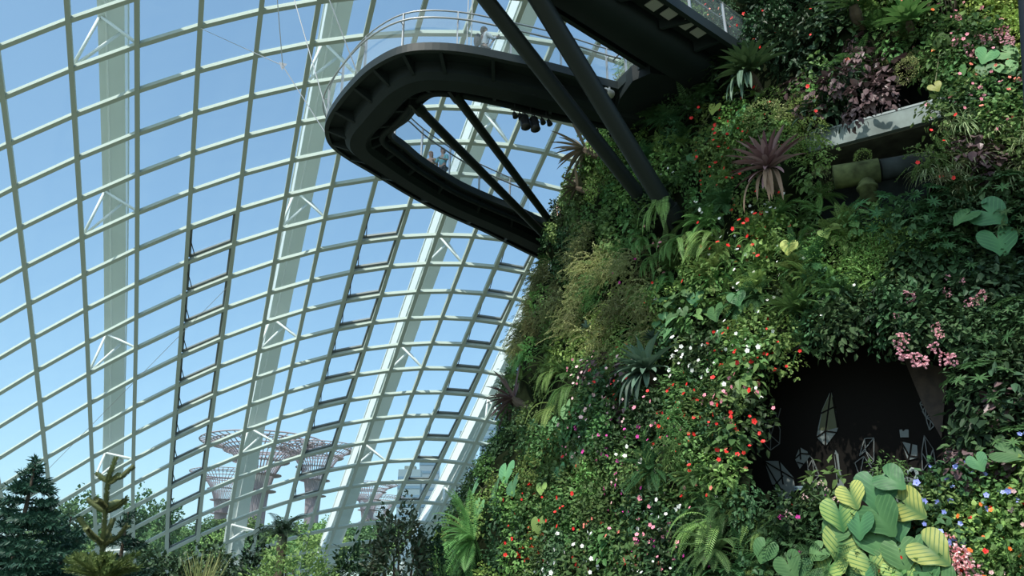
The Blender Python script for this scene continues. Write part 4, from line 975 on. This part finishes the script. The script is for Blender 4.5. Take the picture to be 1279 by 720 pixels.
# purple trailing plant over the balcony
sp = [special('purple_creeper', x, y, lb, 'plant', PROTO['purple'][k % 3], s_, .55) for k, (x, y, s_, lb) in enumerate([(1090, 135, 1.15, 'purple-brown creeper hanging over the middle of the balcony'), (1075, 160, .8, 'lower tip of purple-brown creeper in front of the balcony shade'), (1115, 140, .8, 'purple-brown creeper on the right part of the parapet'), (1052, 120, 1.0, 'purple-brown creeper above the left part of the parapet')])]
for x, y, kd, lb, s_ in ((1078, 197, 'moss', 'green moss tuft growing on top of the tee pipe', .55), (1078, 258, 'mosso', 'shaggy moss at the lower end of the down pipe', .35), (1155, 215, 'grass', 'grass tuft draped over the right end of the tee pipe', .9), (1010, 185, 'moss', 'moss tuft at the left of the balcony recess', 1.0)):
    dd_ = dd if x != 1010 else math.hypot(*surf(x, y)[0][:2]); P = at_d(x, y, dd_); o = put(KIND[kd][0], PROTO[kd][0], None, wallmat(P, surf(x, y)[1], s_)); tag(o, lb, KIND[kd][2], kind='thing')

# pink hanging flower clusters on their shrubs
def clustermesh(c1_, r=.09, n=26):
    m = MB()
    for _ in range(n):
        q = unit([R3(-1, 1), R3(-1, 1), R3(-1, 1)]); p = np.array([q[0] * r, q[1] * r, q[2] * r * 1.3 - r * .3]) * R3(.5, 1)
        for a in range(3): d = unit(q + np.array([R3(-1, 1), R3(-1, 1), R3(-1, .4)]) * .7); leaf6(m, p, d, unit(q + .01), r * .55, r * .40)
    return m
M['medin'] = leafmat('medinilla_pink', (.62, .20, .27), (.80, .45, .48), trans=.2, hvar=.01, vvar=.15)
M['medinp'] = leafmat('pale_pink', (.80, .50, .48), (.85, .65, .58), trans=.2, hvar=.01, vvar=.1)
M['redhead'] = leafmat('red_white', (.75, .10, .12), (.85, .70, .68), trans=.1, hvar=.01, vvar=.1)
CL = [clustermesh(0, .075).mesh('flower_cluster', M['medin']) for _ in range(2)]; CLP = clustermesh(0, .07, 14).mesh('flower_cluster', M['medinp']); CLR = clustermesh(0, .10, 24).mesh('flower_cluster', M['redhead'])
def clusters(host_px, pts, label, msh, kind='broad', name='medinilla_shrub', sc=1.1):
    P, n = surf(*host_px); h = put(name, PROTO[kind][1], None, Matrix.Translation(Vector(P + n * .1)) @ Matrix.Rotation(math.atan2(n[1], n[0]), 4, 'Z') @ Matrix.Diagonal((sc, sc, sc, 1))); tag(h, label, 'shrub')
    inv = h.matrix_basis.inverted()
    for q in pts:
        x, y, s = q; W_ = at_d(x, y, math.hypot(*surf(x, y)[0][:2]) - .65)
        mesh_ = msh if not isinstance(msh, list) else rnd.choice(msh)
        put('flower_cluster', mesh_, h, inv @ Matrix.Translation(Vector(W_)) @ Matrix.Rotation(R3(0, 6), 4, 'Z') @ Matrix.Diagonal((s, s, s, 1)))
clusters((1130, 350), [(1137, 368, 1.5), (1120, 394, .7)], 'glossy shrub with one big pink hanging cluster, highest left over the dark opening', CL)
clusters((1190, 345), [(1183, 346, .6), (1182, 365, 1.0), (1202, 350, .6), (1210, 377, .9), (1217, 376, .9), (1225, 367, 1.1)], 'glossy shrub with small pink clusters at the right above the dark opening', CL)
clusters((1125, 405), [(1128, 420, 1.2), (1120, 428, .8), (1128, 441, 1.3), (1142, 446, 1.4), (1151, 450, 1.2)], 'glossy shrub with pink clusters hanging in front of the left of the opening', CL)
clusters((1175, 405), [(1169, 408, .9), (1174, 416, .9), (1167, 432, 1.1), (1179, 447, 1.2), (1188, 447, 1.2)], 'glossy shrub with pink clusters hanging in front of the right of the opening', CL)
clusters((1225, 55), [(1197, 21, .8), (1192, 52, 1.0), (1223, 46, 1.1), (1232, 48, 1.3), (1246, 40, 1.0), (1255, 38, 1.1), (1254, 46, 1.2), (1260, 51, 1.2), (1210, 60, 1.3), (1216, 66, 1.1)], 'shrub with many pink rose-like blooms at the top right', CL, 'creeper', 'flowering_shrub', 1.3)
clusters((1035, 612), [(1025, 603, .6), (1044, 622, .7), (1030, 634, .8), (1005, 620, .6), (984, 641, .8), (1032, 611, .4)], 'leafy shrub with pale buds in front of the dark wall', CLP, 'broadm', 'budding_shrub', 1.0)
clusters((1115, 600), [(1105, 608, .8), (1132, 619, .9)], 'small shrub with two pale pink buds right of the veined leaves', CLP, 'leafy', 'budding_shrub', .8)
clusters((1195, 690), [(1186, 675, .8), (1192, 692, 1.0), (1202, 694, 1.0), (1208, 700, .9), (1196, 703, 1.), (1215, 712, .9), (1202, 714, .8), (1189, 700, .8)], 'plant with pink and white flower heads right of the veined leaves', CLR, 'dark', 'flowering_plant', .7)
def lily(m, r=.08):
    for k in range(2): strap(m, (0, 0, 0), unit([.6, .7 * (k * 2 - 1), .3]), r * 1.6, r * 1.3, .6, 5, .3)
    m.tube([(0, 0, 0), (.05, 0, .07)], .01, 5)
lm_ = MB(); lily(lm_); LM = lm_.mesh('flower', M['f_red'])
P, n = surf(665, 690); h = put('red_lily_plant', PROTO['broadm'][0], None, wallmat(P, n, .8, 0, 0)); tag(h, 'plant with waxy red flowers at the bottom left above the white ones', 'plant'); inv = h.matrix_basis.inverted()
for x, y in ((654, 686), (666, 685), (674, 693), (661, 700), (649, 695), (651, 698), (670, 619), (679, 618), (663, 607)):
    W_ = at_d(x, y, math.hypot(*surf(x, y)[0][:2]) - .55); put('flower', LM, h, inv @ Matrix.Translation(Vector(W_)) @ Matrix.Rotation(math.atan2(n[1], n[0]) + R3(-.4, .4), 4, 'Z') @ Matrix.Diagonal((.9, .9, .9, 1)))

# ================================================================ FOREGROUND GARDEN (standing on the ground, left)
def needle_branch(m, pts, L, n, r0=.012):
    m.tube(pts, [r0 * (1 - .7 * i / (len(pts) - 1)) for i in range(len(pts))], 4, False)
    P = np.array(pts); seg = np.r_[0, np.cumsum(np.linalg.norm(np.diff(P, axis=0), axis=1))]
    for _ in range(n):
        s = R3(0, seg[-1]); p = np.array([np.interp(s, seg, P[:, i]) for i in range(3)]); t = unit(P[-1] - P[0]); q = unit(np.array([R3(-1, 1), R3(-1, 1), R3(-1, 1)])); q = unit(q - t * np.dot(q, t) + t * .7)
        leaf4(m, p, q, unit(np.cross(q, t) + .001), L * R3(.7, 1.2), L * .22)
def conifer(H, Rb, name, label, loc, material, tiers=22, nb=11, L=.11, z0=.3, dens=70, topn=1):
    t = empty(name, loc); tag(t, label, 'tree')
    m = MB(); m.tube([(0, 0, 0), (0, 0, H * .5), (0, 0, H)], [.12, .07, .015], 8); m.build('trunk', M['bark'], t)
    m = MB()
    for k in range(tiers):
        f_ = k / (tiers - 1); z = z0 + (H - z0 - .1) * f_; r = Rb * (1 - f_)**.8 + .12
        for b in range(max(4, int(nb * (1 - f_ * .5)))):
            a = R3(0, 2 * math.pi); rr = r * R3(.7, 1.1); d = np.array([math.cos(a), math.sin(a), 0]); p = np.array([0, 0, z + R3(-.1, .1)])
            pts = [p, p + d * rr * .5 + UP * rr * .02, p + d * rr - UP * rr * .10 + UP * .08]; needle_branch(m, pts, L, int(dens * rr))
            for e in (.35, .5, .65, .8):
                for sg in (-1, 1):
                    q = p + d * rr * e; dd2 = unit(d * .7 + np.array([-d[1], d[0], 0]) * sg * .8 + UP * R3(-.15, .15)); l = rr * .38 * (1.1 - e * .6); needle_branch(m, [q, q + dd2 * l], L, int(dens * l), .006)
    m.build('foliage', material, t); return t
gp = lambda x, D: np.array([*(at_d(x, 700, D)[:2]), 0.])
def topz(x, y, D): return at_d(x, y, D)[2]
conifer(topz(20, 575, 17), 1.75, 'dark_conifer', 'dense dark conifer filling the bottom left corner', gp(18, 17), M['l_conifer'], 24, 13, .12, dens=80)
conifer(topz(78, 645, 18), 1.35, 'dark_conifer', 'dark conifer with drooping side branches right of the corner one', gp(78, 18), M['l_conifer'], 16, 11, .12, dens=70)
conifer(topz(165, 640, 19), 1.3, 'dark_conifer', 'small dark conifer standing behind the pale branching one', gp(150, 19), M['l_conifer'], 16, 9, .11, dens=60)
# the young araucaria with thick finger-like branches
D0 = 15.; t = empty('young_araucaria', gp(124, D0)); tag(t, 'young olive araucaria with stubby upturned finger branches at the bottom left', 'tree')
base = gp(124, D0)
def bar_needles(m, pts, r, n, L=.05):
    m.tube(pts, r * .6, 6); P = np.array(pts); seg = np.r_[0, np.cumsum(np.linalg.norm(np.diff(P, axis=0), axis=1))]
    for _ in range(int(n * seg[-1])):
        s = R3(0, seg[-1]); p = np.array([np.interp(s, seg, P[:, i]) for i in range(3)]); t_ = unit(P[-1] - P[0]); q = unit([R3(-1, 1), R3(-1, 1), R3(-1, 1)]); q = unit(q - t_ * np.dot(q, t_)); leaf4(m, p + q * r * .4, unit(q * .8 + t_ * .8), np.cross(q, t_), L, .018)
loc = lambda x, y, D=D0: at_d(x, y, D) - base
m = MB(); bar_needles(m, [loc(126, 730), loc(128, 690), loc(133, 620), loc(137, 590)], .036, 1100, .06); tr = m.build('trunk', M['l_arauc'], t)
m = MB(); bar_needles(m, [loc(137, 595), loc(140, 585), loc(145, 573)], .034, 1000, .06); m.build('leader', M['l_arauc'], t)
for pts in ([(136, 602, 0), (128, 598, .1), (122, 592, .15)], [(137, 600, 0), (150, 597, .2), (165, 584, .3)], [(137, 603, 0), (142, 600, -.3), (148, 594, -.5)], [(133, 640, 0), (122, 634, .2), (111, 625, .3)], [(133, 640, 0), (146, 634, -.2), (158, 623, -.3)], [(133, 632, 0), (144, 628, .5), (156, 628, .7)], [(132, 634, 0), (125, 627, -.4), (120, 625, -.6)], [(128, 682, 0), (116, 672, .1), (100, 648, .2)], [(128, 680, 0), (114, 668, -.3), (108, 660, -.5)], [(129, 680, 0), (135, 665, .2), (141, 650, .3)], [(129, 682, 0), (146, 672, -.1), (158, 657, -.2)], [(128, 684, 0), (137, 672, .5), (132, 660, .8)]):
    m = MB(); bar_needles(m, [loc(x, y, D0 + e) for x, y, e in pts], .030, 1200, .055); m.build('branch', M['l_arauc'], t)
m = MB()
for _ in range(60):
    x = R3(82, 175); q = loc(x, R3(692, 712), D0 + R3(-.8, .8)); c = loc(127, 722); bar_needles(m, [c + (q - c) * .3, q], .03, 260, .08)
m.build('lower_branches', LG('light_needles', (.13, .22, .04), (.22, .30, .06), hvar=.01), t)
def bush(name, label, x, ytop, D, wpx, material, n=1600, L=.12, W=.07, cat='shrub', depth=None, stems=True):
    loc0 = gp(x, D); H = topz(x, ytop, D); r = wpx * D / F / 2 * 1.03; t = empty(name, loc0); tag(t, label, cat); m = MB(); dp = depth or r
    for _ in range(n):
        q = unit([R3(-1, 1), R3(-1, .6), R3(-.7, 1)]); k = R3(.65, 1.0) * (1 + .15 * math.sin(q[0] * 9 + q[2] * 7)); hz = H * .5
        p = np.array([q[0] * r * k, q[1] * dp * k, hz + q[2] * hz * k * (.97)]); d = unit(q + np.array([R3(-1, 1), R3(-1, 1), R3(-1, 1)])); leaf6(m, p, d, unit(q + UP), L * R3(.6, 1.2), W)
    m.build('foliage', material, t)
    m = MB()
    for _ in range(7): a = R3(0, 6.3); m.tube([(0, 0, 0), (math.cos(a) * r * .3, math.sin(a) * dp * .3, H * .4), (math.cos(a) * r * .6, math.sin(a) * dp * .6, H * .75)], [.05, .035, .015], 5)
    m.build('stems', M['bark'], t); return t
bush('clipped_hedge', 'long dark clipped hedge along the bottom behind the araucaria', 245, 681, 21, 190, M['l_deep'], 6500, .13, .09, 'hedge', 1.0)
bush('garden_shrub', 'bushy mid-green shrub at the bottom between hedge and dark tree', 372, 664, 17, 118, M['l_mid'], 3400, .10, .05)
bush('garden_shrub', 'small dark shrub at the bottom, left of the bushy green one', 322, 668, 18.5, 52, M['l_deep'], 1300, .13, .06)
bush('magnolia_tree', 'dark-leaved small tree with reddish tips at the bottom centre', 500, 626, 16.5, 86, LG('dark_reddish_leaf', (.02, .055, .025), (.06, .065, .035), trans=.1, hvar=.01), 3000, .14, .06, 'tree')
bush('magnolia_tree', 'narrow dark tree right of the reddish-tipped one', 540, 650, 18, 40, M['l_dark'], 1300, .13, .06, 'tree')
bush('garden_shrub', 'low dark shrub at the bottom between the two dark trees and bushy shrub', 440, 672, 18, 60, M['l_dark'], 1500, .12, .06)
bush('garden_shrub', 'light green fern-like shrub at the foot of the mountain', 560, 690, 17, 56, M['l_mid'], 1300, .12, .04)
def crown_palm(x, y, D, rpx, label, mt, n=24, name='cycad'):
    loc0 = gp(x, D); H = topz(x, y, D); t = empty(name, loc0); tag(t, label, 'palm'); m = MB(); m.tube([(0, 0, 0), (0, 0, H)], [.12, .10], 8); m.build('trunk', M['bark'], t)
    m = MB()
    for k in range(n): a = k * 2.4; e = R3(.3, 1.3); frond(m, (0, 0, H), np.array([math.cos(a) * math.sin(e), math.sin(a) * math.sin(e), math.cos(e)]), rpx * D / F * 1.2, .16, 24, 1.3)
    m.build('crown', M[mt], t)
crown_palm(350, 668, 18, 32, 'dark feathery cycad left of the bushy green shrub', 'l_deep')
loc0 = gp(255, 15); t = empty('reed_clump', loc0); tag(t, 'spray of thin upright reeds in front of the hedge', 'reeds'); m = MB()
for _ in range(60): a = R3(0, 6.3); strap(m, (R3(-.1, .1), R3(-.1, .1), topz(255, 715, 15) - .6), unit([math.cos(a) * .35, math.sin(a) * .35, 1]), R3(.7, 1.1), .02, .35, 6)
m.build('blades', M['l_olive'], t)

# ================================================================ OUTSIDE: trees, supertrees, towers
CR = []
for v in range(3):
    m = MB()
    for _ in range(4200):
        q = unit([R3(-1, 1), R3(-1, 1), R3(-.5, 1)]); k = R3(.75, 1.0) * (1 + .16 * math.sin(q[0] * 8 + v) + .12 * math.sin(q[2] * 9 + q[1] * 5)); p = q * k; d = unit(q + np.array([R3(-1, 1), R3(-1, 1), R3(-1, 1)])); leaf6(m, p, d, unit(q + UP), .085, .075)
    CR.append(m.mesh('crown', LG('outdoor_leaf_%s' % 'abc'[v], [(.13, .27, .06), (.19, .34, .06), (.10, .21, .06)][v], trans=.1, hvar=.02)))
tm = MB(); tm.tube([(0, 0, 0), (0, 0, 1)], [.05, .035], 6); TM = tm.mesh('trunk', M['bark'])
k = 0
for D, ys, xs in ((150, 655, range(60, 640, 34)), (118, 664, range(90, 640, 44)), (95, 676, range(100, 600, 52))):
    for x in xs:
        xx = x + R3(-10, 10); top = topz(xx, ys + R3(-12, 8), D); b = gp(xx, D); r = R3(3.2, 4.4) * D / 115
        t = empty('outdoor_tree', b); tag(t, {150: 'distant rounded tree beyond the glass, in the far row', 118: 'rounded tree beyond the glass, in the middle row', 95: 'low rounded tree beyond the glass, in the nearest row'}[D] + (' left of the towers' if xx < 250 else ' behind the towers' if xx < 330 and D > 200 else ' before the towers' if xx < 430 else ' right of the towers'), 'tree', {150: 'far row of trees outside', 118: 'middle row of trees outside', 95: 'nearest row of trees outside'}[D])
        hh = min(r * .8, top * .45); put('crown', CR[k % 3], t, Matrix.Translation((0, 0, top - hh)) @ Matrix.Rotation(R3(0, 6), 4, 'Z') @ Matrix.Diagonal((r, r, hh, 1))); put('trunk', TM, t, Matrix.Diagonal((4, 4, top - hh, 1))); k += 1
for x, ytop, D, rr, label in ((172, 610, 84, 3.2, 'tallest bushy tree beyond the glass behind the araucaria'), (98, 612, 86, 4.2, 'bushy tree beyond the glass above the corner conifers')):
    b = gp(x, D); top = topz(x, ytop + 10, D); t = empty('outdoor_tree', b); tag(t, label, 'tree'); put('crown', CR[2], t, Matrix.Translation((0, 0, top * .6)) @ Matrix.Diagonal((rr, rr, top * .4, 1))); put('trunk', TM, t, Matrix.Diagonal((4, 4, top * .6, 1)))
M['super'] = mat('supertree_rods_hazed', (.36, .30, .33), .8); M['superc'] = mat('supertree_core', (.34, .37, .36), .8, noise=.3, nscale=.3)  # pinkish rods, colour lightened to stand in for aerial haze
def supertree(x, ytop, D, hwpx, label):
    b = gp(x, D); H = topz(x, ytop, D); R_ = hwpx * D / F; t = empty('supertree', b); tag(t, label, 'tower', 'steel tree-shaped towers outside')
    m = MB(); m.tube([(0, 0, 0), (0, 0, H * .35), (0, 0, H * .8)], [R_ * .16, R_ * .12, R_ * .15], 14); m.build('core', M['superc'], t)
    m = MB()
    for q in range(44):
        a = 2 * math.pi * q / 44; pts = []
        for s in np.linspace(0, 1, 9): rr = R_ * (.15 + .85 * max(0, (s - .25) / .75)**2.2); z = H * (.32 + .68 * (1 - (1 - s)**1.7)); pts.append((rr * math.cos(a + s * .25), rr * math.sin(a + s * .25), z))
        m.tube(pts, R_ * .009, 4, False)
        for e in (.45, .6, .72, .82, .9):
            i = int(e * 8); p = np.array(pts[i]); q2 = p + unit(p * [1, 1, 0]) * R_ * .12 + UP * R_ * .02; rot = .16; m.tube([p, (q2[0] * math.cos(rot) - q2[1] * math.sin(rot), q2[0] * math.sin(rot) + q2[1] * math.cos(rot), q2[2])], R_ * .009, 3, False)
            rot = -.16; m.tube([p, (q2[0] * math.cos(rot) - q2[1] * math.sin(rot), q2[0] * math.sin(rot) + q2[1] * math.cos(rot), q2[2])], R_ * .009, 3, False)
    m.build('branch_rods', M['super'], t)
    for f_ in (.55, .8, 1.0):
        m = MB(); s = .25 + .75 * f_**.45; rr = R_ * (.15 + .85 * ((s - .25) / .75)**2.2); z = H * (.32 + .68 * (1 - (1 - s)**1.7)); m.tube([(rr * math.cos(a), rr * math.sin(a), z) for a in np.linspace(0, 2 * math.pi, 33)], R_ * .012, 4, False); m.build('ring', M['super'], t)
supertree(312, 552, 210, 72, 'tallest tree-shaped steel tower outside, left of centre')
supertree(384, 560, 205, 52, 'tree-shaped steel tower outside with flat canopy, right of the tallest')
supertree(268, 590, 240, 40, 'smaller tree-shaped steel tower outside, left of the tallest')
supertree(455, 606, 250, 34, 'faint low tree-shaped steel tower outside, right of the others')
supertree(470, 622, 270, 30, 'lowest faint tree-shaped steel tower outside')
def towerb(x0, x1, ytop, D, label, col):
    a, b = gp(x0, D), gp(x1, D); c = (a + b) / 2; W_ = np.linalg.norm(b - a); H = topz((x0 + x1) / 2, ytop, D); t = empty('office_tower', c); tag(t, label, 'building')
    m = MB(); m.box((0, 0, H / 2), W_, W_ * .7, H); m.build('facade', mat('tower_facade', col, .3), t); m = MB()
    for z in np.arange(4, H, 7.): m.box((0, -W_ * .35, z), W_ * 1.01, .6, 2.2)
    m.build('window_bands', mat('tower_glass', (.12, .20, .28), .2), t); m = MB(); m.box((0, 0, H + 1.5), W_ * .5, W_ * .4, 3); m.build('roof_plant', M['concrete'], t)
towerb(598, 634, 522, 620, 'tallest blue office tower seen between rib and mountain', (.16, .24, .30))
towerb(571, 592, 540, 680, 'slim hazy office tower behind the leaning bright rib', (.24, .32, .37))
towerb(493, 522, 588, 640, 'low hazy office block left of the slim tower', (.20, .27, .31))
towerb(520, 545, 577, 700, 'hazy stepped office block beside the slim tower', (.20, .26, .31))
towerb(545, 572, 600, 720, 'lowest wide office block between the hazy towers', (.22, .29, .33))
bpy.context.view_layer.update()
